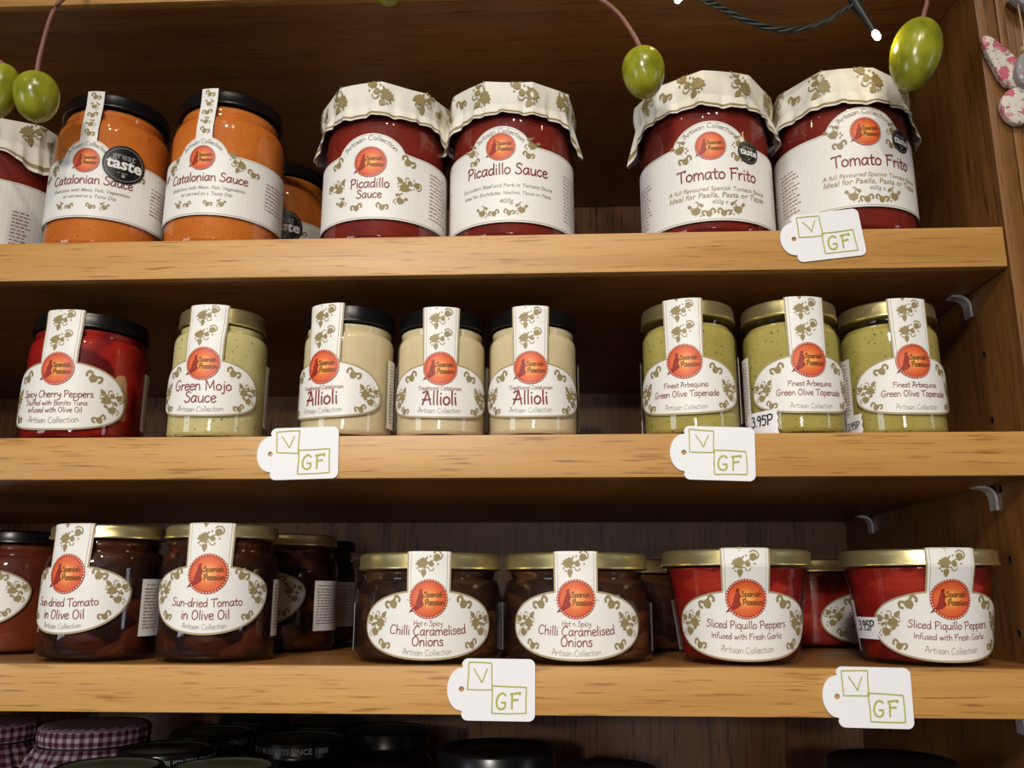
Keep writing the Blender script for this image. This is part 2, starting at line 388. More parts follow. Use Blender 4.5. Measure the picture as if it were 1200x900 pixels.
def sprig(P, u, v, k, rot=0, mir=1, e=.0004, m=None):
    """one vine sprig: broad leaf, pointed leaf, heart bud with curls and dots; about 4k long"""
    m = m or VINE
    def put(a, b): 
        a *= mir; c, sn = math.cos(rot), math.sin(rot); return (u+(a*c-b*sn)*k, v+(a*sn+b*c)*k)
    x, y = put(-.75, .25); P.shape(LEAF, x, y, k*.92, rot+.5*mir, mir, m, e)
    x, y = put(-.55, -1.0); P.shape(POINTY, x, y, k*.72, rot, mir, m, e)
    x, y = put(.42, .1); P.shape(BUD, x, y, k*.72, rot+.9*mir, mir, m, e)
    x, y = put(1.15, .95); P.shape(BUD, x, y, k*.95, rot-.2*mir, mir, m, e)
    P.curl([(-.6, -.5), (0, -.3), (.2, -.7), (.6, -.75), (.8, -.4)], u, v, k, rot, mir, m, e, .13)
    P.curl([(-.1, .1), (.4, .5), (.9, .6)], u, v, k, rot, mir, m, e, .12)
    P.curl([(.7, 1.5), (1.1, 1.75), (1.6, 1.6), (1.85, 1.15), (1.6, .7)], u, v, k, rot, mir, m, e, .16)
    for a, b in ((-.1, .95), (.3, 1.1), (-1.35, -.45), (-1.1, -.8), (1.3, .1)):
        x, y = put(a, b); P.disc(x, y, k*.13, m, e, 7)
def small_sprig(P, u, v, k, rot=0, mir=1, e=.0004, m=None):
    m = m or VINE
    def put(a, b):
        a *= mir; c, sn = math.cos(rot), math.sin(rot); return (u+(a*c-b*sn)*k, v+(a*sn+b*c)*k)
    P.shape(LEAF, u, v, k*.8, rot, mir, m, e)
    x, y = put(-.85, .75); P.shape(POINTY, x, y, k*.5, rot+.9*mir, mir, m, e)
    x, y = put(.8, .8); P.shape(POINTY, x, y, k*.5, rot-2.4*mir, mir, m, e)
    P.curl([(.2, .5), (.4, 1.2), (.0, 1.4)], u, v, k, rot, mir, m, e, .15)
    for a, b in ((.9, -.2), (1.0, -.6), (.65, -.8)):
        x, y = put(a, b); P.disc(x, y, k*.14, m, e, 7)
def bud_sprig(P, u, v, k, rot=0, mir=1, e=.0004, m=None):
    m = m or VINE
    P.shape(BUD, u, v, k*1.15, rot, mir, m, e)
    P.curl([(-.3, .4), (-.9, .8), (-1.15, .2), (-.85, -.15)], u, v, k, rot, mir, m, e, .34)
    P.curl([(.3, .4), (.9, .8), (1.15, .2), (.85, -.15)], u, v, k, rot, mir, m, e, .34)
def scribble(P, u0, u1, v, m, e, h=.0009):
    """unreadably small print: a broken wavy line"""
    u = u0
    while u < u1-.001:
        L = random.uniform(.0015, .0045); b = min(u+L, u1); n = max(2, int((b-u)/.0005))
        for i in range(n):
            a = u+(b-u)*i/n; hh = h*random.uniform(.5, 1)
            P.poly([(a, v), (a+.0003, v), (a+.0003, v+hh), (a, v+hh)], m, e)
        P.poly([(u, v+h*.3), (b, v+h*.3), (b, v+h*.55), (u, v+h*.55)], m, e)
        u = b+.0008

# ------------------------------------------------------------------ shelving
XR, DEP, T = .2739, .3413, .0255
Z1, Z2, Z3, Z4 = .2556, .1302, 0.0, .4285
ZB = -.155
XL = -.66
def bevel_mesh(mb, name, w=.0012):
    me = mb.mesh(name, 0); bm = bmesh.new(); bm.from_mesh(me)
    bmesh.ops.bevel(bm, geom=[e for e in bm.edges], offset=w, segments=2, affect='EDGES', profile=.7)
    bm.to_mesh(me); bm.free()
    me.polygons.foreach_set('use_smooth', [True]*len(me.polygons)); me.set_sharp_from_angle(angle=math.radians(50))
    return me
b = MB(); b.box(-2.2, 2.2, .36, .40, -1.0, 1.6, mat('plaster', srgb(205, 196, 180), .9)); tag(link('wall_back', b.mesh('wall_back', 0)), kind='structure')
b = MB(); b.box(-2.2, 2.2, -3.2, .40, -1.05, -1.0, mat('floorboards', srgb(60, 46, 34), .6)); tag(link('floor', b.mesh('floor', 0)), kind='structure')
unit = link('shelf_unit', None, loc=(0, 0, -1.0))
tag(unit, 'oak shelf unit whose boards carry the rows of sauce jars', 'shelves')
def upart(name, me, parent=unit): 
    o = link(name, me, parent); o.location = (0, 0, 1.0); return o
# side panel with real peg holes
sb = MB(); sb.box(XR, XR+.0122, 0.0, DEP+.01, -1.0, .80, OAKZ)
side = upart('side_panel', bevel_mesh(sb, 'side_panel', .0008))
holes = MB(); rn = []
for hy in (.0445, .272):
    for k in range(-2, 12):
        z = .0165+.0427*k
        if z > .2 or any(abs(z-q) < .012 for q in (Z1-T, Z2-T, Z3-T, -.0)) and hy > .05: continue
        n = 14; rows = [[(xx, hy+.0024*math.cos(2*PI*i/n), z+.0024*math.sin(2*PI*i/n)) for i in range(n)] for xx in (XR-.002, XR+.008)]
        holes.grid(rows, DARKHOLE, True); holes.poly(rows[0], DARKHOLE); holes.poly(rows[1][::-1], DARKHOLE)
hm = holes.mesh('hole_cutter', 0); bmx = bmesh.new(); bmx.from_mesh(hm); bmesh.ops.recalc_face_normals(bmx, faces=bmx.faces); bmx.to_mesh(hm); bmx.free()
cut = link('hole_cutter', hm, unit, (0, 0, 1.0))
md = side.modifiers.new('bore', 'BOOLEAN'); md.object = cut; md.operation = 'DIFFERENCE'; md.solver = 'EXACT'; md.material_mode = 'TRANSFER'
bpy.context.view_layer.update()
dg = bpy.context.evaluated_depsgraph_get()
nm = bpy.data.meshes.new_from_object(side.evaluated_get(dg)); side.modifiers.clear(); side.data = nm
bpy.data.objects.remove(cut)
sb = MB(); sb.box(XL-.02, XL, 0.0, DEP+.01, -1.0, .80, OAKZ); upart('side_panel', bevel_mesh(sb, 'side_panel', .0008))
sb = MB(); sb.box(XR+.0126, XR+.0178, -.0006, .02, -1.0, .80, STILE); tag(upart('edge_strip', bevel_mesh(sb, 'edge_strip', .0012)))
sb = MB(); sb.box(XR+.0186, XR+.12, .004, .03, -1.0, .80, STILE); upart('face_stile', bevel_mesh(sb, 'face_stile', .001))
sb = MB(); sb.box(XL, XR, DEP, DEP+.008, -1.0, .80, OAKB); upart('back_panel', sb.mesh('back_panel', 0))
for z in (Z1, Z2, Z3, Z4+T, ZB):
    x1 = XR-.0012 if z == Z1 else XR-.0003
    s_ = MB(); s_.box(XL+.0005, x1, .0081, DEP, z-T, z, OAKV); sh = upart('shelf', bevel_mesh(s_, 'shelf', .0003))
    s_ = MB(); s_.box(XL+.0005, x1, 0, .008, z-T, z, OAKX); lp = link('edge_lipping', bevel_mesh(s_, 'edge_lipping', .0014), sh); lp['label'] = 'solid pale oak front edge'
for z in (.80, -.30):
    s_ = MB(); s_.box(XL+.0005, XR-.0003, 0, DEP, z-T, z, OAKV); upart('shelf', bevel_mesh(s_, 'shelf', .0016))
def pin_mesh():
    m = MB(); out, inn = [(-.0120, -.0002)], [(-.0120, -.0014)]
    for k in range(9):
        a = k/8*PI/2; out.append((-.0078+.0076*math.sin(a), -.0078+.0076*math.cos(a))); inn.append((-.0082+.0064*math.sin(a), -.0082+.0064*math.cos(a)))
    out.append((-.0002, -.0150)); inn.append((-.0016, -.0150)); prof = out+inn[::-1]
    y0, y1 = -.0045, .0045
    A = [(x, y0, z) for x, z in prof]; B = [(x, y1, z) for x, z in prof]
    n = len(prof); m.grid([A, B], CHROME, True); m.poly(A, CHROME); m.poly(B[::-1], CHROME)
    me = m.mesh('shelf_support', 30); bm = bmesh.new(); bm.from_mesh(me); bmesh.ops.recalc_face_normals(bm, faces=bm.faces); bm.to_mesh(me); bm.free(); return me
PIN = pin_mesh()
for y, z in ((.056, Z1-T), (.272, Z1-T), (.053, Z2-T), (.272, Z2-T), (.053, Z3-T), (.272, Z3-T)):
    o = link('shelf_support', PIN, unit, (XR, y, z+1.0)); o['label'] = 'chrome quarter-round shelf support'

# ------------------------------------------------------------------ jars
def lid_mesh(Rl, zb, zt, m):
    l = MB()
    l.lathe([(Rl-.0022, zb+.0006), (Rl-.0008, zb), (Rl+.0002, zb+.0006), (Rl+.0002, zb+.0016), (Rl-.0004, zb+.0024), (Rl-.0004, zt-.0024), (Rl-.0008, zt-.0010), (Rl-.0020, zt-.0002),
        (Rl-.0032, zt), (Rl-.0046, zt-.0006), (Rl-.0060, zt-.0014), (Rl*.62, zt-.0014), (Rl*.60, zt-.0009), (.0001, zt-.0007)], m, 72)
    return l.mesh('lid', 40)
def round_pts(R, zs, Rn, zn, n=8):
    """shoulder curve from (R, zs) to (Rn, zn)"""
    out = []
    for k in range(n+1):
        a = k/n*PI/2; out.append((Rn+(R-Rn)*math.cos(a)**.9 if k < n else Rn, zs+(zn-zs)*math.sin(a)))
    return out
K = dict(
 cat=dict(R=.0382, H=.1125, Rl=.0348, zlb=.1022, zs=.082, zn=.0935, Rn=.0328, lid=LIDBLACK, food=ORANGE),
 pic=dict(R=.0418, H=.1085, Rl=.0405, zlb=.0975, zs=.080, zn=.092, Rn=.038, lid=LIDGOLD, food=REDSAUCE, cover=1),
 fri=dict(R=.0432, H=.1085, Rl=.0418, zlb=.0975, zs=.080, zn=.092, Rn=.039, lid=LIDGOLD, food=REDSAUCE, cover=1),
 cherry=dict(R=.0372, H=.0830, Rl=.0355, zlb=.0725, zs=.056, zn=.067, Rn=.0338, lid=LIDBLACK, food=CHERRY),
 mojo=dict(R=.0303, H=.0853, Rl=.0276, zlb=.0742, zs=.0625, zn=.0695, Rn=.0262, lid=LIDGOLD, food=MOJO),
 alli=dict(R=.0285, H=.0810, Rl=.0279, zlb=.0702, zs=.059, zn=.0645, Rn=.0262, lid=LIDBLACK, food=CREAM),
 tape=dict(R=.0300, H=.0848, Rl=.0294, zlb=.0746, zs=.0625, zn=.0685, Rn=.0272, lid=LIDGOLD, food=TAPEN, fill=.0705),
 sund=dict(R=.0352, H=.0795, Rl=.0340, zlb=.0712, zs=.050, zn=.0635, Rn=.0312, lid=LIDGOLD, food=SUNDRY, fill=.0705),
 onio=dict(R=.0451, H=.0628, Rl=.0438, zlb=.0530, zs=.034, zn=.0475, Rn=.0405, lid=LIDGOLD, food=ONION, fill=.0522),
 piqu=dict(R=.0405, Rb=.0345, H=.0645, Rl=.0447, zlb=.0550, zs=.047, zn=.0505, Rn=.0418, lid=LIDGOLD, food=PIQUI, fill=.0540),
)
MC = {}
def jar_meshes(kind, lidm=None, foodm=None):
    key = (kind, lidm and lidm.name, foodm and foodm.name)
    if key in MC: return MC[key]
    k = K[kind]; R, Rb = k['R'], k.get('Rb', k['R'])
    if kind == 'piqu': sh = [(R, k['zs']), (R+.0004, k['zs']+.002), (k['Rn'], k['zn'])]
    else: sh = round_pts(R, k['zs'], k['Rn'], k['zn'])
    prof = [(.0001, .0022), (Rb*.72, .0020), (Rb*.84, .0004), (Rb*.90, 0), (Rb-.0022, .0006), (Rb-.0006, .0022), (Rb, .0050)]
    if Rb != R: prof += [(Rb+(R-Rb)*t, .005+(k['zs']-.005)*t) for t in (.25, .5, .75)]
    prof += sh
    zt = k['zlb']+.003; h = zt-k['zn']
    prof += [(k['Rn'], k['zn']+h*.20), (k['Rn']+.0008, k['zn']+h*.34), (k['Rn']+.0008, k['zn']+h*.46), (k['Rn']-.0002, k['zn']+h*.60), (k['Rn']-.0002, zt)]
    g = MB(); g.lathe(prof, GLASS, 72, cap=False)
    e = .0013; c = MB(); fill = k.get('fill', k['zlb']-.001); pr = [(.0001, .0036), (Rb*.72, .0034), (Rb*.86, .0022), (Rb-.0030, .0026), (Rb-e, .0055)]
    for r, z in prof[7:]:
        if z < fill: pr.append((r-e, z))
    pr += [(pr[-1][0], fill), (pr[-1][0]*.5, fill+.0006), (.0001, fill)]
    c.lathe(pr, foodm or k['food'], 72, cap=False)
    MC[key] = (g.mesh('glass', 60), c.mesh('contents', 60), lid_mesh(k['Rl'], k['zlb'], k['H'], lidm or k['lid']))
    return MC[key]
def path_map(pts, phi):
    """pts: (r, z) polyline; returns f(u, v, lift): v runs along the polyline (equal to z on the upright body)"""
    seg = []; s = pts[0][1]
    for a, b in zip(pts, pts[1:]):
        L = math.hypot(b[0]-a[0], b[1]-a[1]); seg.append((s, L, a, b)); s += L
    def f(u, v, e):
        for s0, L, a, b in seg:
            if v <= s0+L or (s0, L, a, b) == seg[-1]:
                t = (v-s0)/L; r = a[0]+(b[0]-a[0])*t; z = a[1]+(b[1]-a[1])*t
                nr, nz = (b[1]-a[1])/L, -(b[0]-a[0])/L
                break
        r2 = max(r, 1e-5); th = phi+u/max(r2, .012)
        rr = r+nr*e; z += nz*e
        if r < .02: th = phi+math.atan2(u, max(r, 1e-4)); rr = math.hypot(u, r)
        return (rr*math.sin(th), -rr*math.cos(th), z)
    return f, s
BODY = [(.0, '')]
def columns(mb, f, u0, u1, lo, hi, m, e, nu=40, nv=3):
    rows = []
    for i in range(nu+1):
        u = u0+(u1-u0)*i/nu; a, b = lo(u), hi(u); rows.append([f(u, a+(b-a)*j/nv, e) for j in range(nv+1)])
    mb.grid(rows, m, flip=True)
def badge(parent, f, u, v, r):
    """round logo: glowing orange disc, dotted rim, dancer at the left, two words"""
    b = MB(); n = 40
    def ring(r0, r1, m, e, uv=False):
        rows = [[f(u+rr*math.cos(2*PI*i/n), v+rr*math.sin(2*PI*i/n), e) for i in range(n)] for rr in (r0, (r0+r1)/2, r1)]
        st = len(b.v); b.grid(rows, m, True)
        if uv:
            for j, rr in enumerate((r0, (r0+r1)/2, r1)):
                for i in range(n): b.uv[st+j*n+i] = (rr/r*math.cos(2*PI*i/n), rr/r*math.sin(2*PI*i/n))
    ring(.0001, r*.88, BADGE, .00045, True); ring(r*.86, r, BADGERIM, .0005)
    P = Print(b, f)
    for i in range(40):
        a = 2*PI*i/40; P.disc(u+r*.94*math.cos(a), v+r*.94*math.sin(a), r*.038, DOTS, .0006, 6)
    d = [(-.42, .52), (-.34, .50), (-.31, .42), (-.36, .36), (-.30, .28), (-.26, .10), (-.32, -.08), (-.24, -.30), (-.40, -.44), (-.62, -.55), (-.96, -.66), (-1.02, -.72), (-.92, -.56), (-.70, -.36), (-.62, -.14), (-.58, .08), (-.52, .22), (-.48, .30), (-.50, .40)]
    P.poly([(u+a*r, v+c*r) for a, c in d[::-1]], DANCER, .0006)
    P.hand('Spanish', u+.26*r, v+.10*r, r*1.0, BADGETXT, .00065, 1.5)
    P.hand('Passion', u+.32*r, v-.30*r, r*1.0, BADGETXT, .00065, 1.5)
    return link('logo_badge', b.mesh('logo_badge', 0), parent)
def award(jar, f, u, v, r):
    b = MB(); n = 36
    for r0, r1, m, e in ((.0001, r, STICKER, .0007), (r*.86, r*.885, SILVERINK, .0008)):
        b.grid([[f(u+rr*math.cos(2*PI*i/n), v+rr*math.sin(2*PI*i/n), e) for i in range(n)] for rr in (r0, (r0+r1)/2, r1)], m, True)
    P = Print(b, f)
    P.sans('great', u-.05*r, v+.26*r, r*1.05, SILVERINK, .00085, .4, 0, -.05)
    P.sans('taste', u, v-.26*r, r*1.66, WHITEINK, .00085, 1.6, 0, -.05)
    P.disc(u, v-.62*r, r*.09, SILVERINK, .00085, 8); scribble(P, u-.3*r, u+.3*r, v-.5*r, SILVERINK, .00085, r*.06)
    o = link('award_sticker', b.mesh('award_sticker', 0), jar); o['label'] = 'round black sticker reading great taste'; return o
def price_sticker(jar, f, u0, u1, v0, v1, text):
    b = MB(); n = 10; w = u1-u0
    edge = lambda t: 1-.0008/w*(1 if int(t*6) % 2 else 0)
    rows = [[f(u0+w*edge(j/6)*i/n if i == n else u0+w*i/n, v0+(v1-v0)*j/6, .0007) for i in range(n+1)] for j in range(7)]
    b.grid(rows, CARD)
    P = Print(b, f); h = v1-v0
    P.hand(text, u0+w*.54, v0+h*.40, w*.66, BLACKINK, .00085, 1.2)
    o = link('price_sticker', b.mesh('price_sticker', 0), jar); o['label'] = 'small white handwritten price sticker'; return o
def info_label(jar, f, u0, u1, v0, v1):
    b = MB(); columns(b, f, u0, u1, lambda u: v0, lambda u: v1, PAPER, .0003, 10, 1)
    P = Print(b, f); v = v1-.006
    scribble(P, u0+.003, u1-.003, v1-.0035, GREYINK, .0005)
    while v > v0+.003:
        scribble(P, u0+.002, u1-.002, v, MAROON, .0005, .0008); v -= .0019
    return link('side_label', b.mesh('side_label', 0), jar)

def oval_label(jar, kind, phi, o):
    k = K[kind]; R, Rb = k['R'], k.get('Rb', k['R']); Rl, zlb, H = k['Rl'], k['zlb'], k['H']
    e0 = .0003
    if kind == 'piqu': pts = [(Rb+e0, .0), (Rb+(R-Rb)*.85+e0, .0405), (Rl+.0006, zlb), (Rl+.0006, H), (.004, H+.0003)]
    else: pts = [(R+e0, 0), (R+e0, k['zs']), (max(Rl+.0006, R-.004 if R-.004 > Rl+.0006 else 0), zlb), (Rl+.0006, H), (.004, H+.0003)]
    f, smax = path_map(pts, phi)
    a, vb, vw, vt = o['a'], o['vb'], o['vw'], o['vt']
    px = o.get('px', 2.3)
    def hi(u, d=0):
        t = min(abs(u)/(a-d), 1); return vw+(vt-d-vw)*(1-t**px)**(1/px)
    def lo(u, d=0):
        t = min(abs(u)/(a-d), 1); return vw-(vw-vb-d)*(1-t**px)**(1/px)
    def cosu(g, d):   # denser columns towards the ends
        return g
    m = MB()
    for d, mt, e in ((0, TAN, .0001), (.0011, PAPER, .0002)):
        rows = []
        for i in range(49):
            u = (a-d)*math.sin((i/48-.5)*PI); A, B = lo(u, d), hi(u, d); rows.append([f(u, A+(B-A)*j/3, e) for j in range(4)])
        m.grid(rows, mt, flip=True)
    w0, w1 = o['w0']/2, o['w1']/2; vs = vt-.006; ve = smax-(Rl-.004)+o.get('over', .012)
    for d, mt, e in ((0, TAN, .0001), (.0010, PAPER, .00025), (.0022, TAN, .00030), (.0025, PAPER, .00033)):
        rows = []; brk = sorted(set([vs+(ve-vs)*j/26 for j in range(27)]))
        for v in brk:
            w = w0+(w1-w0)*(v-vs)/(ve-vs)-d; rows.append([f(-w+2*w*i/8, v, e) for i in range(9)])
        m.grid(rows, mt)
    P = Print(m, f)
    er, ev = o['er'], o['ev']
    # strip sprigs
    sk = o.get('sk', .0040); v = ev+er+.0075*sk/.0040
    for q in range(3):
        if v < ve-.004: sprig(P, -.0008, v, sk, 0, 1, .00045)
        v += sk*3.3
    # side ornament
    hgt = vt-vb
    for mir in (-1, 1):
        bud_sprig(P, mir*a*.50, vw+(vt-vw)*.60, a*.098, -mir*.5, mir)
        sprig(P, mir*a*.75, vw+(vt-vw)*.20, a*.094, mir*-2.5, -mir)
        small_sprig(P, mir*a*.80, vw-(vw-vb)*.18, a*.092, mir*.3, mir)
        bud_sprig(P, mir*a*.64, vw-(vw-vb)*.58, a*.078, mir*.4, mir)
    for t, vv, wd, ink, sw, hm in o['text']: P.hand(t, 0, vv, wd, MAROON if ink else GREYINK, .0004, sw*.78, arc=-.10 if not ink else -.25, hmax=hm)
    lab = link('label', m.mesh('label', 0), jar); badge(lab, f, 0, ev, er)
    for q in o.get('info', ()): info_label(jar, f, *q)
    return f
def wrap_label(jar, kind, phi, o):
    k = K[kind]; R = k['R']; e0 = .0003
    pts = [(R+e0, 0), (R+e0, k['zs']), (k['Rl']+.0006, k['zlb']), (k['Rl']+.0006, k['H']), (.004, k['H']+.0003)]
    f, smax = path_map(pts, phi); dv = o.get('dv', 0)
    vb, vt, hump, hw = o['vb']+dv, o['vt']+dv, o['hump']+dv, o['hw']
    m = MB(); ue = R*math.radians(150)
    def top(u, d=0):
        h = hump-vt; t = abs(u)/hw
        if t < 1: return max(vt, vt+h*(1-t*t)**.62)-d
        return vt+(.0012*math.exp(-(t-1)*6))-d
    for d, mt, e in ((0, PAPER, .0001), (.0008, VINE, .00015), (.00115, PAPER, .0002)):
        rows = []
        us = [-ue+(2*ue)*i/60 for i in range(61)]+[-hw+2*hw*i/40 for i in range(41)]; us = sorted(set(us))
        for u in us: A, B = vb+d, top(u, d); rows.append([f(u, A+(B-A)*j/3, e) for j in range(4)])
        m.grid(rows, mt, flip=True)
    P = Print(m, f)
    ev, er = o['ev']+dv, o['er']
    if o.get('strip'):
        w = o['strip']/2; vs = hump-.002; ve = smax-(k['Rl']-.004)+.012
        for d, mt, e in ((0, PAPER, .00025),):
            m.grid([[f(-w+2*w*i/4, vs+(ve-vs)*j/24, e) for i in range(5)] for j in range(25)], mt)
        v = vs+.006
        for q in range(6):
            if v < ve-.003: (bud_sprig if q % 2 == 0 else small_sprig)(P, 0, v, w*.50, (q*.9) % 1.2-.5, 1)
            v += .0072
    P.hand('* Artisan Collection *', 0, hump-.0048, hw*1.9*o.get('aw', 1), GREYINK, .0004, .9, arc=hw*.92, hmax=.0032)
    for t, vv, wd, style in o['text']:
        vv += dv
        if style == 'title': P.hand(t, o.get('tu', 0), vv, wd, MAROON, .0004, .95, tilt=.0)
        else: P.sans(t, o.get('tu', 0), vv, wd, VINE if style == 'tan' else GREYINK, .0004, .2, .18)
    for fn, u, v, s, rot, mir in o['orn']: fn(P, u, v+dv, s, rot, mir)
    for u0, u1, va, vz, ink in o['small']:
        v = va+dv
        while v > vz+dv: scribble(P, u0, u1-random.uniform(0, .3)*(u1-u0), v, ink, .0004, .001); v -= .0026
    lab = link('label', m.mesh('label', 0), jar); badge(lab, f, 0, ev, er)
    return f
def paper_cover(jar, kind, ang, seed, hangs, notch=0):
    """printed paper folded down over the lid, gathered under it and flaring out in a skirt"""
    k = K[kind]; R = k['Rl']; H = k['H']; rn = random.Random(seed); nf = 9; n = 144
    ph = [rn.uniform(-.5, .5) for _ in range(nf)]
    def polyf(th, sharp):
        a = ((th-ang) % (2*PI/nf))-PI/nf
        return 1+(math.cos(PI/nf)/math.cos(a)-1+ (1-math.cos(PI/nf))*.9)*sharp
    def hang(th):
        h = 0
        for a0, amt, wd in hangs: 
            d = (th-a0+PI) % (2*PI)-PI; h += amt*math.exp(-(d/wd)**2)
        return h
    def pt(th, t, e=0):
        # t 0..1 top, 1..2 side down to the gather, 2..3 skirt
        pl = math.sin(th*13+seed)*.5+math.sin(th*29+2*seed)*.35+math.sin(th*47+seed*3)*.15
        if t <= 1: r = R*1.055*t*polyf(th, 1.0*t); z = H+.0022-.0006*t*t+.0007*math.sin(th*4+seed)*t*(1-t)*2+.0013*t*math.sin(th*3+seed*2)
        elif t <= 2:
            s = t-1; r = R*1.055*polyf(th, 1-.5*s)+.0010*s*pl+.0012*math.sin(s*PI)
            z = H+.0016+.0013*math.sin(th*3+seed*2)-s*(.0165)+.0006*math.sin(th*7+seed)*s
        else:
            s = t-2; r = R*1.055*polyf(th, .5)+.0010*pl+(.0022+.0012*pl)*s+hang(th)*.22*s
            z = H+.0016-.0165-s*(.0085+hang(th))+.0006*math.sin(th*7+seed)+.0013*math.sin(th*3+seed*2)*(1-s)
        r += e
        return (r*math.sin(th), -r*math.cos(th), z+(e if t <= 1 else 0))
    m = MB()
    ts = [.02, .3, .6, .85, .95, 1.0, 1.12, 1.3, 1.55, 1.8, 1.94, 2.0, 2.08, 2.3, 2.6, 2.85, 3.0]
    m.grid([[pt(2*PI*i/n, t) for i in range(n)] for t in ts], COVERP, True)
    m.poly([pt(2*PI*i/n, .02) for i in range(n)][::-1], COVERP)
    # inside of the skirt gives the paper its thickness
    m.grid([[pt(2*PI*i/n, t, -.0005) for i in range(n)] for t in (3.0, 2.6, 2.1, 1.9)], COVERP, True)
    m.grid([[pt(2*PI*i/n, 3.0, 0) for i in range(n)], [pt(2*PI*i/n, 3.0, -.0005) for i in range(n)]], COVERP, True)
    for t0, t1 in ((2.70, 2.86),):
        m.grid([[pt(2*PI*i/n, t, .0003) for i in range(n)] for t in (t0, t1)], VINE, True)
    f = lambda u, v, e: pt(u/(R*1.05), 2-(v/.0165) if v <= .0165 else max(.05, 1-(v-.0165)/R), e)
    P = Print(m, f)
    for q in range(9):
        u = R*1.05*(2*PI*q/9+ang*.7); s = 1 if q % 2 else -1
        sprig(P, u,   .0085+.0012*s, .0056, .5*s+rn.uniform(-.4, .4), s, .0006)
        if q % 2: bud_sprig(P, u+.014, .0055, .0036, rn.uniform(-1, 1), s, .0006)
    o = link('paper_cover', m.mesh('paper_cover', 28), jar); o['label'] = 'folded cream paper printed with leaves'; return o

def jar(name, kind, x, s, z, label, cat='jar', group=None, lidm=None, foodm=None, yc=None, scale=1):
    k = K[kind]; y = yc if yc is not None else s+k['R']*scale
    t = link(name, None, loc=(x, y, z)); tag(t, label, cat, group); t.scale = (scale,)*3
    g, c, l = jar_meshes(kind, lidm, foodm)
    link('glass', g, t); link('contents', c, t); lo = link('lid', l, t)
    if (lidm or k['lid']) is LIDGOLD: lo['label'] = 'gold metal lid'
    else: lo['label'] = 'black metal lid'
    return t
deg = math.radians

# ---- top row
CATL = dict(vb=.0200, vt=.0625, hump=.0752, hw=.0165, er=.0088, ev=.0600, strip=.0112,
    text=[('Catalonian Sauce', .0435, .053, 'title'), ('Delicious with Meat, Fish, Vegetables', .0378, .050, 'grey'), ('or served as a Tasty Dip', .0336, .034, 'grey'), ('320g e', .0228, .009, 'grey')][:3], tu=.004,
    orn=[(sprig, -.0225, .0565, .0034, .3, 1), (bud_sprig, -.0315, .0500, .0030, .3, 1), (sprig, .0225, .0575, .0038, -.4, -1), (bud_sprig, .0335, .0525, .0034, -.3, 1),
         (small_sprig, -.0150, .0278, .0026, 0, 1), (bud_sprig, -.0075, .0272, .0024, .3, 1), (bud_sprig, .0060, .0272, .0024, -.3, 1), (small_sprig, .0145, .0278, .0026, 0, -1)],
    small=[(.044, .064, .050, .030, MAROON), (-.066, -.046, .050, .026, MAROON)])
j = jar('sauce_jar', 'cat', -.3068, .006, Z1, 'jar of orange Catalonian sauce carrying a round black taste sticker, front left of top shelf', group='orange sauce jars on the top shelf')
f = wrap_label(j, 'cat', deg(3.6), CATL); award(j, f, .0235, .0600, .0134)
j = jar('sauce_jar', 'cat', -.2245, .006, Z1, 'jar of orange Catalonian sauce with full white label and no black sticker, top shelf', group='orange sauce jars on the top shelf')
f = wrap_label(j, 'cat', deg(-3.5), CATL)
j = jar('sauce_jar', 'cat', -.2165, .006, Z1, 'dim orange sauce jar mostly hidden behind the front ones, black sticker at its edge', group='orange sauce jars on the top shelf', yc=.145)
f = wrap_label(j, 'cat', deg(-10), CATL); award(j, f, .0205, .0560, .0134)

PICL = dict(vb=.0150, vt=.0610, hump=.0747, hw=.0225, er=.0108, ev=.0545, text=[('Picadillo', .0366, .026, 'title'), ('Sauce', .0294, .0165, 'title')],
    orn=[(bud_sprig, -.0235, .0560, .0040, .6, 1), (bud_sprig, .0245, .0560, .0042, -.6, 1), (sprig, -.0235, .0410, .0042, 2.4, 1), (sprig, .0245, .0410, .0045, -2.4, -1),
         (small_sprig, -.0195, .0275, .0034, .4, 1), (small_sprig, .0200, .0285, .0038, -.3, -1), (bud_sprig, -.0080, .0228, .0032, .2, 1), (bud_sprig, .0085, .0228, .0032, -.2, 1)],
    small=[(.042, .064, .053, .020, MAROON), (-.064, -.044, .052, .022, MAROON)])
PICW = dict(vb=.0112, vt=.0640, hump=.0778, hw=.0200, er=.0098, ev=.0633, text=[('Picadillo Sauce', .0440, .055, 'title'), ('Succulent Beef and Pork in Tomato Sauce', .0350, .062, 'grey'), ('Ideal for Enchiladas, Nachos, Tacos or Pasta', .0300, .060, 'grey'), ('400g', .0240, .009, 'grey')], tu=.004,
    orn=[(small_sprig, -.0200, .0620, .0040, .3, 1), (bud_sprig, -.0175, .0545, .0030, .3, 1), (small_sprig, .0205, .0645, .0042, -.3, -1), (bud_sprig, .0180, .0570, .0032, -.3, 1),
         (small_sprig, -.0120, .0185, .0036, 0, 1), (bud_sprig, -.0040, .0172, .0028, .2, 1), (bud_sprig, .0055, .0172, .0028, -.2, 1), (small_sprig, .0135, .0195, .0036, 0, -1)],
    small=[(.046, .066, .050, .018, GREYINK), (-.056, -.043, .042, .012, MAROON)])
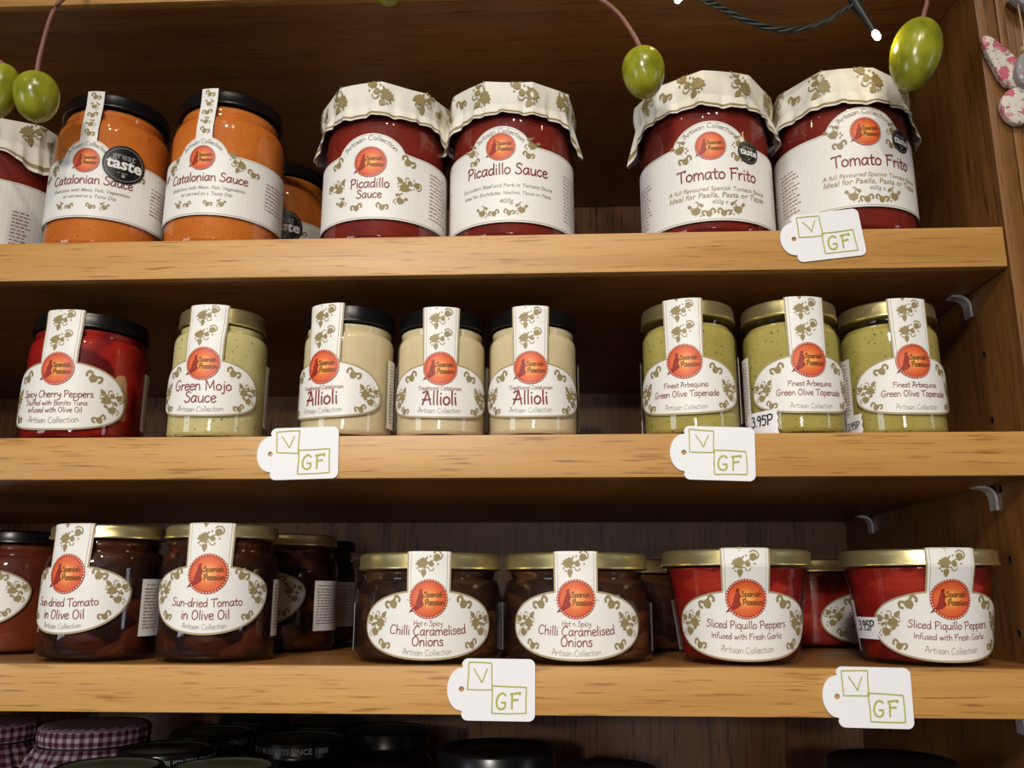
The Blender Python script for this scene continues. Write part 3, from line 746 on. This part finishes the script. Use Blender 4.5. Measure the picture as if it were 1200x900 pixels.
FRIT = dict(vb=.0084, vt=.0600, hump=.0764, hw=.0245, er=.0098, ev=.0591, text=[('Tomato Frito', .0362, .052, 'title'), ('A full flavoured Spanish Tomato Sauce', .0285, .065, 'tan'), ('Ideal for Paella, Pasta or Tapas', .0238, .064, 'tan'), ('400g e', .0195, .010, 'grey')], tu=.004, aw=.85,
    orn=[(small_sprig, -.0195, .0590, .0046, .3, 1), (bud_sprig, -.0160, .0505, .0036, .3, 1), (small_sprig, .0190, .0610, .0044, -.3, -1), (bud_sprig, .0165, .0510, .0034, -.3, 1),
         (small_sprig, -.0110, .0155, .0044, 0, 1), (bud_sprig, -.0030, .0132, .0034, .2, 1), (bud_sprig, .0060, .0132, .0034, -.2, 1), (small_sprig, .0150, .0160, .0044, 0, -1)],
    small=[(.048, .066, .050, .018, GREYINK), (-.062, -.043, .044, .014, MAROON)])
def sauce(kind, x, yaw, spec, label, seed, ang, hangs, yc=None, s=.006, aw=None, dv=0):
    sp = dict(spec); sp['dv'] = dv
    j = jar('sauce_jar', kind, x, s, Z1, label, group='paper topped sauce jars on the top shelf', yc=yc)
    f = wrap_label(j, kind, deg(yaw), sp); paper_cover(j, kind, ang, seed, hangs)
    if aw: award(j, f, *aw)
    return j
HG = [(deg(-84), .013, .42), (deg(88), .013, .42), (deg(178), .012, .4)]
sauce('pic', -.1140, -2.8, PICL, 'paper topped picadillo sauce jar, small two line title inside a leaf wreath', 1.3, .10, HG)
sauce('pic', -.0266, -7.3, PICW, 'paper topped picadillo sauce jar, one line title over two lines of small text', 2.1, .35, [(deg(-72), .012, .35), (deg(80), .014, .35), (deg(170), .012, .4)])
sauce('fri', .1046, -4.6, FRIT, 'paper topped tomato frito jar under the single hanging olive, left of the pair', 3.7, .55, [(deg(-88), .018, .35), (deg(84), .012, .4), (deg(178), .012, .4)], s=.003, aw=(.0250, .0562, .0078))
sauce('fri', .1965, 2.1, FRIT, 'paper topped tomato frito jar behind the white tag, nearest the side panel', 4.4, .20, [(deg(-90), .010, .4), (deg(80), .013, .35), (deg(178), .012, .4)], s=.003, aw=(.0255, .0632, .0078), dv=.0075)
sauce('pic', -.4040, 120, PICW, 'dark red paper topped jar cut off by the left edge, back of its label showing', 5.2, .3, [(deg(-60), .012, .35), (deg(60), .012, .35), (deg(170), .012, .4)], yc=.074)
j = jar('sauce_jar', 'pic', -.171, .006, Z1, 'dark red jar barely visible in the gap behind the front jars on the top shelf', group='paper topped sauce jars on the top shelf', yc=.235)
paper_cover(j, 'pic', .4, 6.1, HG)

# ---- middle row
def oval_jar(name, kind, x, s, z, yaw, spec, label, group=None, price=None, **kw):
    j = jar(name, kind, x, s, z, label, group=group, **kw); f = oval_label(j, kind, deg(yaw), spec)
    if price: price_sticker(j, f, *price)
    return j
ART = lambda v, w: ('* Artisan Collection *', v, w, 0, .85, None)
CHL = dict(a=.043, vb=.0057, vw=.024, vt=.0493, w0=.0235, w1=.0250, er=.0106, ev=.0444, info=[(.060, .085, .012, .05)],
    text=[('Spicy Cherry Peppers', .0262, .046, 1, 1.1, None), ('Stuffed with Bonito Tuna', .0212, .040, 1, 1.0, None), ('infused with Olive Oil', .0167, .035, 1, 1.0, None), ART(.0100, .038)])
oval_jar('cherry_pepper_jar', 'cherry', -.3070, .006, Z2, .7, CHL, 'black lidded jar of red cherry peppers, leftmost on the middle shelf')
MJL = dict(a=.037, vb=.0135, vw=.028, vt=.0500, w0=.0240, w1=.0262, er=.0106, ev=.0467, info=[(.046, .058, .012, .052)],
    text=[('Green Mojo', .0298, .037, 1, 1.1, None), ('Sauce', .0222, .020, 1, 1.1, None), ART(.0163, .034)])
oval_jar('mojo_jar', 'mojo', -.2156, .006, Z2, 1.4, MJL, 'pale green mojo sauce jar with gold lid, above left tag')
ALL = dict(a=.0372, vb=.0112, vw=.024, vt=.0456, w0=.0215, w1=.0240, er=.0105, ev=.0420, info=[(.043, .052, .008, .050), (-.052, -.043, .008, .050)],
    text=[('Traditional Catalonian', .0284, .027, 1, 1.1, .0034), ('Allioli', .0195, .0215, 1, 1.3, None), ART(.0143, .031)])
gA = 'cream allioli jars'
oval_jar('allioli_jar', 'alli', -.1306, .004, Z2, -18.2, ALL, 'cream allioli jar with black lid turned to the left, leftmost of three', gA, scale=1.035)
oval_jar('allioli_jar', 'alli', -.0708, .006, Z2, 5.8, ALL, 'cream allioli jar with black lid standing between two alike, middle of three', gA)
oval_jar('allioli_jar', 'alli', -.0124, .006, Z2, -1.5, ALL, 'cream allioli jar with black lid facing straight out, rightmost of three', gA)
TPL = dict(a=.0372, vb=.0125, vw=.0265, vt=.0487, w0=.0235, w1=.0250, er=.0108, ev=.0450, info=[(.043, .052, .010, .052), (-.050, -.040, .010, .052)],
    text=[('Finest Arbequina', .0290, .027, 1, 1.1, .0034), ('Green Olive Tapenade', .0234, .041, 1, 1.1, .0056), ART(.0155, .030)])
gT = 'green tapenade jars'
oval_jar('tapenade_jar', 'tape', .0866, .006, Z2, -14.1, TPL, 'green olive tapenade jar with gold lid above the white tag, leftmost of three', gT, price=(-.056, -.036, .001, .014, '3.95P'))
oval_jar('tapenade_jar', 'tape', .1503, .006, Z2, 5.1, TPL, 'green olive tapenade jar whose price sticker reads 3.95P, middle of three', gT, price=(-.0445, -.0200, .0015, .0160, '3.95P'))
oval_jar('tapenade_jar', 'tape', .2140, .012, Z2, 4.8, TPL, 'green olive tapenade jar with gold lid nearest the side panel, rightmost of three', gT, price=(-.050, -.0330, .0015, .0160, '3.95P'))

# ---- lower row
SDL = dict(a=.0385, vb=.0158, vw=.0400, vt=.0556, w0=.0265, w1=.0285, er=.0116, ev=.0503, px=2.0, info=[(.045, .076, .0140, .0475)],
    text=[('Sun-dried Tomato', .0316, .042, 1, 1.05, None), ('in Olive Oil', .0245, .028, 1, 1.05, None), ART(.0190, .030)], sk=.0044)
gS = 'sun-dried tomato jars'
oval_jar('tomato_jar', 'sund', -.2808, .008, Z3, -10.4, SDL, 'sun-dried tomato jar with gold lid turned to the left, front row of lower shelf', gS)
oval_jar('tomato_jar', 'sund', -.2072, .006, Z3, 9.3, SDL, 'sun-dried tomato jar with gold lid and its whole oval label in view, front row', gS)
oval_jar('tomato_jar', 'sund', -.1914, .0, Z3, -25, SDL, 'sun-dried tomato jar with gold lid behind the front pair, only its right part showing', gS, yc=.131)
oval_jar('tomato_jar', 'sund', -.1940, .0, Z3, -40, SDL, 'dark lidded tomato jar deepest in the row, right of the half hidden gold lid', gS, yc=.206, lidm=LIDBLACK)
TOMB = food('brick_red_tomato', srgb(116, 48, 20), srgb(92, 34, 14), srgb(140, 74, 36), fl=.75)
oval_jar('tomato_jar', 'sund', -.3690, .0, Z3, -18, SDL, 'black lidded brick red tomato jar cut off by the left edge', gS, yc=.097, lidm=LIDBLACK, foodm=TOMB)
ONL = dict(a=.0412, vb=.0026, vw=.0215, vt=.0415, w0=.0252, w1=.0262, er=.0110, ev=.0363, px=2.15, info=[(.062, .085, .006, .034), (-.085, -.062, .006, .034)],
    text=[('Hot n Spicy', .0214, .0165, 1, 1.0, .0030), ('Chilli Caramelised', .0162, .045, 1, 1.05, .0062), ('Onions', .0104, .018, 1, 1.1, .0056), ART(.0052, .033)], sk=.0044)
gO = 'caramelised onion jars'
oval_jar('onion_jar', 'onio', -.0776, .006, Z3, 7.2, ONL, 'squat chilli onion jar with gold lid, left of the touching pair', gO)
oval_jar('onion_jar', 'onio', .0136, .006, Z3, -1.8, ONL, 'squat chilli onion jar with gold lid, right of the touching pair', gO)
oval_jar('onion_jar', 'onio', .0560, .0, Z3, 150, ONL, 'dark onion jar in shadow behind the gap before the red pepper jars', gO, yc=.160)
PQL = dict(a=.0440, vb=.0024, vw=.0225, vt=.0420, w0=.0270, w1=.0285, er=.0114, ev=.0372, px=2.15, info=[(.062, .080, .006, .036), (-.080, -.062, .006, .036)],
    text=[('Sliced Piquillo Peppers', .0205, .0465, 1, 1.05, None), ('Infused with Fresh Garlic', .0146, .041, 1, 1.0, None), ART(.0070, .035)], sk=.0044)
gP = 'red piquillo pepper jars'
oval_jar('pepper_jar', 'piqu', .1108, .006, Z3, -4.1, PQL, 'red piquillo pepper jar with gold lid, leftmost of the three', gP)
oval_jar('pepper_jar', 'piqu', .2195, .006, Z3, 2.1, PQL, 'red piquillo pepper jar with gold lid beside the side panel, price sticker at its left', gP, price=(-.062, -.040, .0140, .0265, '3.95P'))
oval_jar('pepper_jar', 'piqu', .2010, .0, Z3, 58, PQL, 'dim red piquillo pepper jar behind and between the two front ones', gP, yc=.206)

# ------------------------------------------------------------------ shelf tags
def tag_mesh(w, h):
    m = MB(); x0 = -w/2; r = .0035; body0 = x0+w*.165; hh = h/2
    def arc(cx, cz, rr, a0, a1, n=6): return [(cx+rr*math.cos(deg(a0+(a1-a0)*i/n)), cz+rr*math.sin(deg(a0+(a1-a0)*i/n))) for i in range(n+1)]
    o = arc(w/2-r, hh-r, r, 0, 90)+arc(body0+r, hh-r, r, 90, 180)
    n = 16; rr = h*.345
    o += [(body0+.0006, rr+.0008)]+[(body0-(w*.165)*math.sin(PI*i/n), rr*math.cos(PI*i/n)) for i in range(n+1)]+[(body0+.0006, -rr-.0008)]
    o += arc(body0+r, -hh+r, r, 180, 270)+arc(w/2-r, -hh+r, r, 270, 360)
    hx, hr, nh = x0+w*.165, .0015, 16
    t = .0009
    bm = bmesh.new()
    vo = [bm.verts.new((a, 0, b)) for a, b in o]; vh = [bm.verts.new((hx+hr*math.cos(2*PI*i/nh), 0, hr*math.sin(2*PI*i/nh))) for i in range(nh)]
    es = [bm.edges.new((vo[i], vo[(i+1) % len(vo)])) for i in range(len(vo))]+[bm.edges.new((vh[i], vh[(i+1) % nh])) for i in range(nh)]
    bmesh.ops.triangle_fill(bm, use_beauty=True, use_dissolve=False, edges=es)
    ex = bmesh.ops.extrude_face_region(bm, geom=bm.faces[:]); bmesh.ops.translate(bm, verts=[v for v in ex['geom'] if isinstance(v, bmesh.types.BMVert)], vec=(0, -t, 0))
    bmesh.ops.recalc_face_normals(bm, faces=bm.faces)
    bm.verts.ensure_lookup_table()
    m.faces([tuple(v.co) for v in bm.verts], [tuple(v.index for v in f.verts) for f in bm.faces], CARD) if not bm.verts.index_update() else None
    bm.free()
    return m, t
def shelf_tag(x, z, w, h, rot, label, seed):
    m, t = tag_mesh(w, h); rn = random.Random(seed)
    P = Print(m, lambda u, v, e: (u, -t-e, v))
    jt = lambda: rn.uniform(-.0005, .0005)
    def line(pts, wd=.00065):
        P.curl([pts[0], tuple((pts[0][i]+pts[1][i])/2+jt()*.5 for i in (0, 1)), pts[1]], 0, 0, 1, 0, 1, PENINK, .0002+rn.uniform(0, .00006), wd)
    def square(u0, u1, v0, v1):
        c = [(u0+jt(), v0+jt()), (u1+jt(), v0+jt()), (u1+jt(), v1+jt()), (u0+jt(), v1+jt())]
        for i in range(4): line([c[i], c[(i+1) % 4]])
    u = lambda a: -w/2+a*w
    v = lambda a: -h/2+a*h
    square(u(.235), u(.515), v(.51), v(.93)); square(u(.515), u(.895), v(.12), v(.56))
    line([(u(.30), v(.84)), (u(.395), v(.61))]); line([(u(.395), v(.61)), (u(.455), v(.84))])
    P.hand('G', u(.62), v(.19), w*.135, PENINK, .0002, 1.0); P.hand('F', u(.775), v(.20), w*.115, PENINK, .0002, 1.0)
    o = link('shelf_tag', m.mesh('shelf_tag', 0), loc=(x, -.0002, z), rot=(0, rot, 0)); tag(o, label, 'tag', 'white shelf tags'); return o
shelf_tag(.1640, .2510, .0495, .0305, deg(-6), 'white V GF tag on the top shelf edge below the tomato frito jar', 1)
shelf_tag(-.1505, .1196, .0486, .0308, deg(-1.5), 'white V GF tag on the middle shelf edge between mojo and allioli jars', 2)
shelf_tag(.0918, .1183, .0486, .0312, deg(2), 'white V GF tag on the middle shelf edge below the first tapenade jar', 3)
shelf_tag(-.0353, -.0120, .0484, .0325, deg(.5), 'white V GF tag on the lower shelf edge below the onion jars', 4)
shelf_tag(.1677, -.0147, .0474, .0312, deg(1), 'white V GF tag on the lower shelf edge below the piquillo jars', 5)

# ------------------------------------------------------------------ jars on the shelf below, seen from above
def ring_text(m, r, z, h, text, th0, ink):
    vs, fs = sans_mesh(text, .6, 0); x0 = min(a for a, b in vs); k = h/.73
    m.faces([((r+.0003)*math.sin(th0+(a-x0)*k/r), -(r+.0003)*math.cos(th0+(a-x0)*k/r), z+b*k) for a, b in vs], fs, ink)
def low_jar(x, y, Rl, ztop, label, text=False, group='dark lidded jars on the bottom shelf', th=-1.0, top=LIDGREEN):
    H = ztop-ZB; R = Rl+.0035; t = link('preserve_jar', None, loc=(x, y, ZB)); tag(t, label, 'jar', group)
    g = MB(); pr = [(.0001, .002), (R*.85, .0015), (R*.92, 0), (R-.001, .0015), (R, .005)]+round_pts(R, H-.030, Rl-.0025, H-.018)+[(Rl-.0025, H-.006)]
    g.lathe(pr, GLASS, 56, cap=False); link('glass', g.mesh('glass', 60), t)
    c = MB(); c.lathe([(.0001, .0035), (R-.003, .003), (R-.0014, .006)]+[(a-.0014, b) for a, b in round_pts(R, H-.030, Rl-.0025, H-.018)]+[(.0001, H-.0175)], JAM, 56, cap=False); link('contents', c.mesh('contents', 60), t)
    l = MB(); zb = H-.0115
    l.lathe([(Rl-.002, zb+.0006), (Rl-.0006, zb), (Rl+.0004, zb+.0008), (Rl, zb+.002), (Rl, H-.0018), (Rl-.0010, H-.0004), (Rl-.0022, H), (Rl-.0036, H-.0006)], LIDBLACK, 64, cap=False)
    l.lathe([(Rl-.0036, H-.0006), (Rl-.0046, H-.0016), (Rl*.55, H-.0016), (Rl*.5, H-.0010), (.0001, H-.0008)], top or LIDBLACK, 64, cap=False)
    if text: ring_text(l, Rl, zb+.0040, .0036, 'A FAMILY BUSINESS SINCE 1880', th, SILVERINK)
    lo = link('lid', l.mesh('lid', 40), t); lo['label'] = 'black metal lid'; return t
ZL = -.055
low_jar(-.1728, .1207, .0296, ZL, 'dark preserve jar whose black lid rim reads business since 1880, right of its cluster', True, th=-1.42)
low_jar(-.2423, .1435, .0296, ZL, 'dark lidded preserve jar in the middle of the cluster, behind the front ones', True, th=-.2)
low_jar(-.2455, .0740, .0294, ZL, 'dark lidded preserve jar in front of the gingham jar, second row of the cluster', True, th=-.4)
low_jar(-.2520, .0120, .0300, ZL, 'dark lidded preserve jar at the picture bottom below the gingham jar', True)
low_jar(-.1880, .0160, .0300, ZL, 'dark lidded preserve jar at the picture bottom, front right of the cluster', True)
low_jar(-.2350, .2180, .0296, ZL, 'dark lidded preserve jar hard under the shelf at the back of the cluster')
low_jar(-.1724, .1960, .0296, ZL, 'dark lidded preserve jar at the back right of the cluster under the shelf')
low_jar(-.1200, .1600, .0296, ZL, 'dark lidded preserve jar right of the lettered one, lost in shadow')
low_jar(-.0370, .0750, .0365, -.0535, 'black lidded jar below the onion jars, tag at its upper left', group='black lidded jars at the picture bottom', top=LIDBLACK)
low_jar(.0310, .0560, .0300, -.0610, 'low black lidded jar below the second onion jar, barely reaching into view', group='black lidded jars at the picture bottom', top=LIDBLACK)
low_jar(.1950, .0500, .0370, -.0540, 'black lidded jar below the piquillo peppers at the right', group='black lidded jars at the picture bottom', top=LIDBLACK)
def gingham_jar(x, y, Rl, ztop, label):
    H = ztop-ZB; R = .0400; t = link('preserve_jar', None, loc=(x, y, ZB)); tag(t, label, 'jar', 'gingham topped jars')
    g = MB(); g.lathe([(.0001, .002), (R*.9, 0), (R, .005)]+round_pts(R, H-.034, Rl-.003, H-.020)+[(Rl-.003, H-.008)], GLASS, 56, cap=False); link('glass', g.mesh('glass', 60), t)
    c = MB(); c.lathe([(.0001, .003), (R-.003, .003), (R-.0014, .006)]+[(a-.0014, b) for a, b in round_pts(R, H-.034, Rl-.003, H-.020)]+[(.0001, H-.0195)], JAM, 56, cap=False); link('contents', c.mesh('contents', 60), t)
    m = MB(); n = 96; rows = []; ts = [(.02, 0), (.5, 0), (.85, 0), (.96, .0006), (1.0, .0022), (1.015, .0060), (1.01, .0105), (.985, .0128), (.985, .0140), (1.04, .0170), (1.12, .0225), (1.19, .0290)]
    for q, (rf, dz) in enumerate(ts):
        row = []
        for i in range(n):
            th = 2*PI*i/n; w = (math.sin(th*17)+.5*math.sin(th*31+1))*(.0007 if 3 < q < 9 else .0017*(q-8) if q >= 9 else 0)*.6
            r = Rl*rf+w; row.append((r*math.cos(th), r*math.sin(th), H-dz))
        rows.append(row)
    st = len(m.v); m.grid(rows, GINGHAM, True); arc = 0
    for q in range(len(ts)):
        if q: arc += math.hypot((ts[q][0]-ts[q-1][0])*Rl, ts[q][1]-ts[q-1][1])
        for i in range(n):
            if q < 4: m.uv[st+q*n+i] = (rows[q][i][0]/.006, rows[q][i][1]/.006)
            else: m.uv[st+q*n+i] = (abs(i-n/2)*2*PI*Rl/n/.006, arc/.006)
    m.poly(rows[0], GINGHAM)
    for i in range(n): m.uv[len(m.v)-n+i] = (rows[0][i][0]/.006, rows[0][i][1]/.006)
    o = link('cloth_cover', m.mesh('cloth_cover', 60), t); o['label'] = 'purple and white gingham cloth tied over the lid'
    bnd = MB(); bnd.lathe([(Rl*1.0, H-.0142), (Rl*1.01, H-.0134), (Rl*1.0, H-.0126)], BLACKINK, 56, cap=False); link('band', bnd.mesh('band', 60), t)
gingham_jar(-.3440, .1760, .0385, -.0555, 'gingham covered preserve jar with its whole lid in view beside the black lids')
gingham_jar(-.4330, .1820, .0385, -.0555, 'gingham covered preserve jar cut off by the left edge')

# ------------------------------------------------------------------ hanging decorations
OLIVE = mat('olive_skin', rough=.22)
v = coords(OLIVE, (1, 1, 1)); n1 = noise_tex(OLIVE, v, 60, 3, .5); 
ln(OLIVE, ramp(OLIVE, n1, [(.3, srgb(118, 122, 30)), (.55, srgb(158, 160, 44)), (.8, srgb(192, 188, 72))]), OLIVE.node_tree.nodes['Principled BSDF'].inputs['Base Color'])
STEM = mat('olive_stem', srgb(140, 92, 78), .6)
def olive(top, bot, r, stem, label, bulge=1):
    """an olive hung from the shelf edge above by its stalk"""
    top, bot = Vector(top), Vector(bot); ax = bot-top; L = ax.length; q = ax.to_track_quat('Z', 'Y')
    m = MB(); n = 28; rows = []
    for k in range(19):
        t = k/18; a = PI*t; rr = r*math.sin(a)**.85*(1+.10*math.cos(a)*bulge); zz = L*(1-math.cos(a))/2
        rows.append([q @ Vector((max(rr, 1e-5)*math.cos(2*PI*i/n), max(rr, 1e-5)*math.sin(2*PI*i/n), zz)) for i in range(n)])
    m.grid(rows, OLIVE, True); me = m.mesh('olive', 180)
    o = link('olive', me, loc=top); tag(o, label, 'olive', 'green olives hanging from the shelf above')
    s = MB(); pts = spline([Vector(p)-top for p in stem], 6); s.tube(pts, [.0013+.0008*abs(i/(len(pts)-1)-.4) for i in range(len(pts))], STEM, 10)
    link('stem', s.mesh('stem', 60), o); return o
ol = -.030
olive((-.3410, ol, .3625), (-.3455, ol-.003, .3250), .0105, [(-.3411, ol, .361), (-.352, ol, .370), (-.372, ol+.006, .388), (-.392, ol+.016, .415), (-.398, -.0005, .445)], 'green olive cut off by the left edge of the picture')
olive((-.3218, ol, .3562), (-.3178, ol, .3243), .0132, [(-.3216, ol, .3545), (-.3212, ol, .372), (-.3165, ol, .402), (-.314, ol+.012, .424), (-.313, -.0005, .446)], 'round green olive on a pinkish stem beside the orange sauce jar')
olive((-.1030, ol, .4330), (-.1005, ol, .3995), .0115, [(-.1030, ol, .4315), (-.1035, ol+.012, .441), (-.1035, -.0005, .449)], 'green olive whose tip just shows at the top edge')
olive((.0560, ol, .3625), (.0578, ol, .3305), .0128, [(.0561, ol, .3610), (.0520, ol, .372), (.0420, ol, .389), (.028, ol, .401), (.010, ol+.014, .420), (.004, -.0005, .440)], 'green olive on a long stem touching the left tomato frito jar')
olive((.2255, ol, .3765), (.2130, ol, .3320), .0145, [(.2251, ol, .3750), (.2275, ol, .383), (.2300, ol, .392), (.2330, ol+.012, .415), (.2340, -.0005, .440)], 'long plump green olive beside the side panel', .6)

CABLE = mat('dark_green_cable', srgb(26, 34, 32), .45)
LED = mat('led_bulb', (1, .8, .5, 1), .3); LED.node_tree.nodes['Principled BSDF'].inputs['Emission Color'].default_value = (1, .80, .48, 1); LED.node_tree.nodes['Principled BSDF'].inputs['Emission Strength'].default_value = 14
fy = -.026
fl = link('fairy_lights', None, loc=(.14, fy, .4)); tag(fl, 'dark twisted string of fairy lights drooping above the tomato frito jars', 'lights')
def fpart(name, mb, sm=60, **kw): 
    o = link(name, mb.mesh(name, sm), fl, loc=(-.14, -fy, -.4)); return o
cp = spline([(.040, -.002, .4335), (.055, -.010, .4260), (.080, fy+.004, .4120), (.096, fy, .3990), (.104, fy, .3945), (.112, fy, .3890), (.125, fy, .3815), (.140, fy, .3765), (.155, fy, .3765), (.170, fy, .3815), (.181, fy, .3885), (.188, fy, .3925), (.196, fy, .4000), (.206, fy+.006, .4140), (.216, -.008, .4270), (.224, -.002, .4340)], 8)
cb = MB()
for ph in (0, 2*PI/3, 4*PI/3):
    cb.tube([(p[0]+.0011*math.cos(i*.42+ph)*.4, p[1]+.0011*math.sin(i*.42+ph), p[2]+.0011*math.cos(i*.42+ph)) for i, p in enumerate(cp)], .0010, CABLE, 7)
fpart('cable', cb)
for base, tip in (((.0905, fy, .4110), (.0815, fy-.004, .3985)), ((.1885, fy, .3930), (.1965, fy-.004, .3700))):
    a, c = Vector(base), Vector(tip); d = (c-a); h = MB()
    h.tube([a-d*.25, a, a+d*.2, a+d*.55, a+d*.9, c], [.0026, .0032, .0028, .0022, .0019, .0012], CABLE, 12); so = fpart('lamp_socket', h)
    bl = MB(); dn = d.normalized(); bl.tube([c-dn*.0005, c+dn*.001, c+dn*.0045, c+dn*.0058], [.0016, .0021, .0020, .0009], LED, 10); o = fpart('bulb', bl); o['label'] = 'glowing warm white bulb'
    l = bpy.data.lights.new('fairy_bulb_glow', 'POINT'); l.energy = .012; l.color = (1, .76, .42); l.shadow_soft_size = .003
    lo = bpy.data.objects.new('fairy_bulb_glow', l); C.objects.link(lo); lo.location = c+dn*.009

# floral fabric butterfly hung on the stile
def floral_mat():
    m = mat('floral_fabric', rough=.8); v = coords(m, (1, 1, 1))
    def blobs(scale, th, seed):
        vo = nd(m, 'ShaderNodeTexVoronoi'); vo.inputs['Scale'].default_value = scale
        mp = nd(m, 'ShaderNodeMapping'); mp.inputs['Location'].default_value = (seed, seed*.7, seed*1.3); ln(m, v, mp.inputs[0]); 
        nz = nd(m, 'ShaderNodeTexNoise'); nz.inputs['Scale'].default_value = scale*2.5; ln(m, mp.outputs[0], nz.inputs['Vector'])
        ln(m, mixc(m, .012, mp.outputs[0], nz.outputs['Color'], 'ADD'), vo.inputs['Vector'])
        return ramp(m, vo.outputs['Distance'], [(th, (1, 1, 1, 1)), (th+.06, (0, 0, 0, 1))])
    c = mixc(m, blobs(85, .36, 3), srgb(232, 222, 208), srgb(214, 110, 128))
    c = mixc(m, blobs(120, .26, 9), c, srgb(226, 160, 160)); c = mixc(m, blobs(200, .20, 5), c, srgb(90, 90, 84))
    ln(m, c, m.node_tree.nodes['Principled BSDF'].inputs['Base Color']); return m
FLORAL = floral_mat(); GREYF = mat('grey_fabric', srgb(164, 158, 158), .8); DOTF = mat('white_dot', srgb(236, 232, 228), .8); TWINE = mat('twine', srgb(196, 168, 128), .8)
def padded(pts, th, m, name, parent, y):
    """pillow-edged cut-out of the outline, lying in the x-z plane"""
    p = spline(pts+[pts[0]], 5)[:-1]; cx = sum(a for a, b in p)/len(p); cz = sum(b for a, b in p)/len(p); mb = MB(); rows = []
    for k, (s, dy) in enumerate(((.985, 0), (1, .15), (1, .7), (.985, .9), (.96, 1), (.6, 1.06), (.05, 1.08))):
        rows.append([(cx+(a-cx)*s, y-th*dy, cz+(b-cz)*s) for a, b in p])
    mb.grid(rows, m, True); mb.poly(rows[0][::-1], m); mb.poly(rows[-1], m)
    me = mb.mesh(name, 60); bm = bmesh.new(); bm.from_mesh(me); bmesh.ops.recalc_face_normals(bm, faces=bm.faces); bm.to_mesh(me); bm.free()
    return me
def butterfly(x, z, label, name='butterfly_ornament'):
    root = link(name, None, loc=(x, 0, z)); tag(root, label, 'ornament', 'fabric butterflies hung on the stile')
    for s in (-1, 1):
        up = [(s*a, b) for a, b in ((0, .004), (-.005, .012), (-.012, .020), (-.018, .026), (-.0225, .0275), (-.0238, .0245), (-.0225, .016), (-.0195, .007), (-.0160, -.003), (-.0115, -.0085), (-.004, -.009), (0, -.006))]
        lw = [(s*a, b) for a, b in ((0, -.008), (-.007, -.0095), (-.0135, -.0125), (-.0175, -.019), (-.0175, -.027), (-.0130, -.0335), (-.006, -.0345), (-.001, -.028), (0, -.018))]
        o = link('upper_wing', padded(up, .0042, FLORAL, 'upper_wing', root, -.0012), root); o = link('lower_wing', padded(lw, .0042, FLORAL, 'lower_wing', root, -.0014), root)
    bd = [(0, .012), (-.0045, .010), (-.0075, .004), (-.0088, -.003), (-.0070, -.009), (-.003, -.0115), (.003, -.0115), (.0070, -.009), (.0088, -.003), (.0075, .004), (.0045, .010)]
    body = link('body', padded(bd, .0055, GREYF, 'body', root, -.0048), root); body['label'] = 'grey body with white dots'
    d = MB()
    for a, b in ((-.0058, -.0055), (-.0055, .001), (-.001, -.003), (.003, .003), (-.002, .006), (.004, -.006), (0, -.0092)):
        d.lathe([(.0014, 0), (.0014, .0002), (.0001, .0003)], DOTF, 12)
        for i in range(len(d.v)-36, len(d.v)): 
            p = d.v[i]; d.v[i] = (p[0]+a, -.0105-p[2], p[1]+b)
    link('dots', d.mesh('dots', 60), body)
    hd = MB(); hd.tube([(-.004, -.009, .0135), (0, -.009, .0135), (.004, -.009, .0135)], [.002, .0026, .002], TWINE, 10); link('bead', hd.mesh('bead', 60), root)
    st = MB(); st.tube([(0, -.006, .013), (.001, -.006, .03), (.0015, -.004, .06)], .0006, TWINE, 6); link('hanging_string', st.mesh('hanging_string', 60), root)
butterfly(.2968, .3555, 'floral butterfly ornament with grey dotted body on the right stile')

def heart(x, z, r, m, label, dots=False):
    """small padded heart on a string"""
    root = link('fabric_heart', None, loc=(x, 0, z)); tag(root, label, 'ornament', 'fabric hearts hung on the stile')
    pts = [(16*math.sin(t)**3*r/16, (13*math.cos(t)-5*math.cos(2*t)-2*math.cos(3*t)-math.cos(4*t))*r/16) for t in [2*PI*i/22 for i in range(22)]]
    b = link('heart', padded(pts, .006, m, 'heart', root, -.0015), root)
    if dots:
        d = MB()
        for i in range(-2, 3):
            for q in range(-3, 3):
                a, c = (i+.5*(q % 2))*.0052, q*.0045
                if abs(a) > r*.7-abs(c)*.35 or c < -r*.6 or c > r*.55: continue
                d.lathe([(.0013, 0), (.0013, .0003), (.0001, .0004)], DOTF, 12)
                for k in range(len(d.v)-36, len(d.v)): p = d.v[k]; d.v[k] = (p[0]+a, -.0078-p[2], p[1]+c)
        link('dots', d.mesh('dots', 60), b)
    st = MB(); st.tube([(0, -.005, r*.3), (.001, -.005, .025), (.0015, -.004, .045)], .0006, TWINE, 6); link('hanging_string', st.mesh('hanging_string', 60), root)
heart(.3065, .4085, .0125, GREYF, 'grey dotted fabric heart at the top right corner', True)
heart(.3045, .2965, .0130, FLORAL, 'pink floral fabric heart just showing at the right edge below the butterfly')
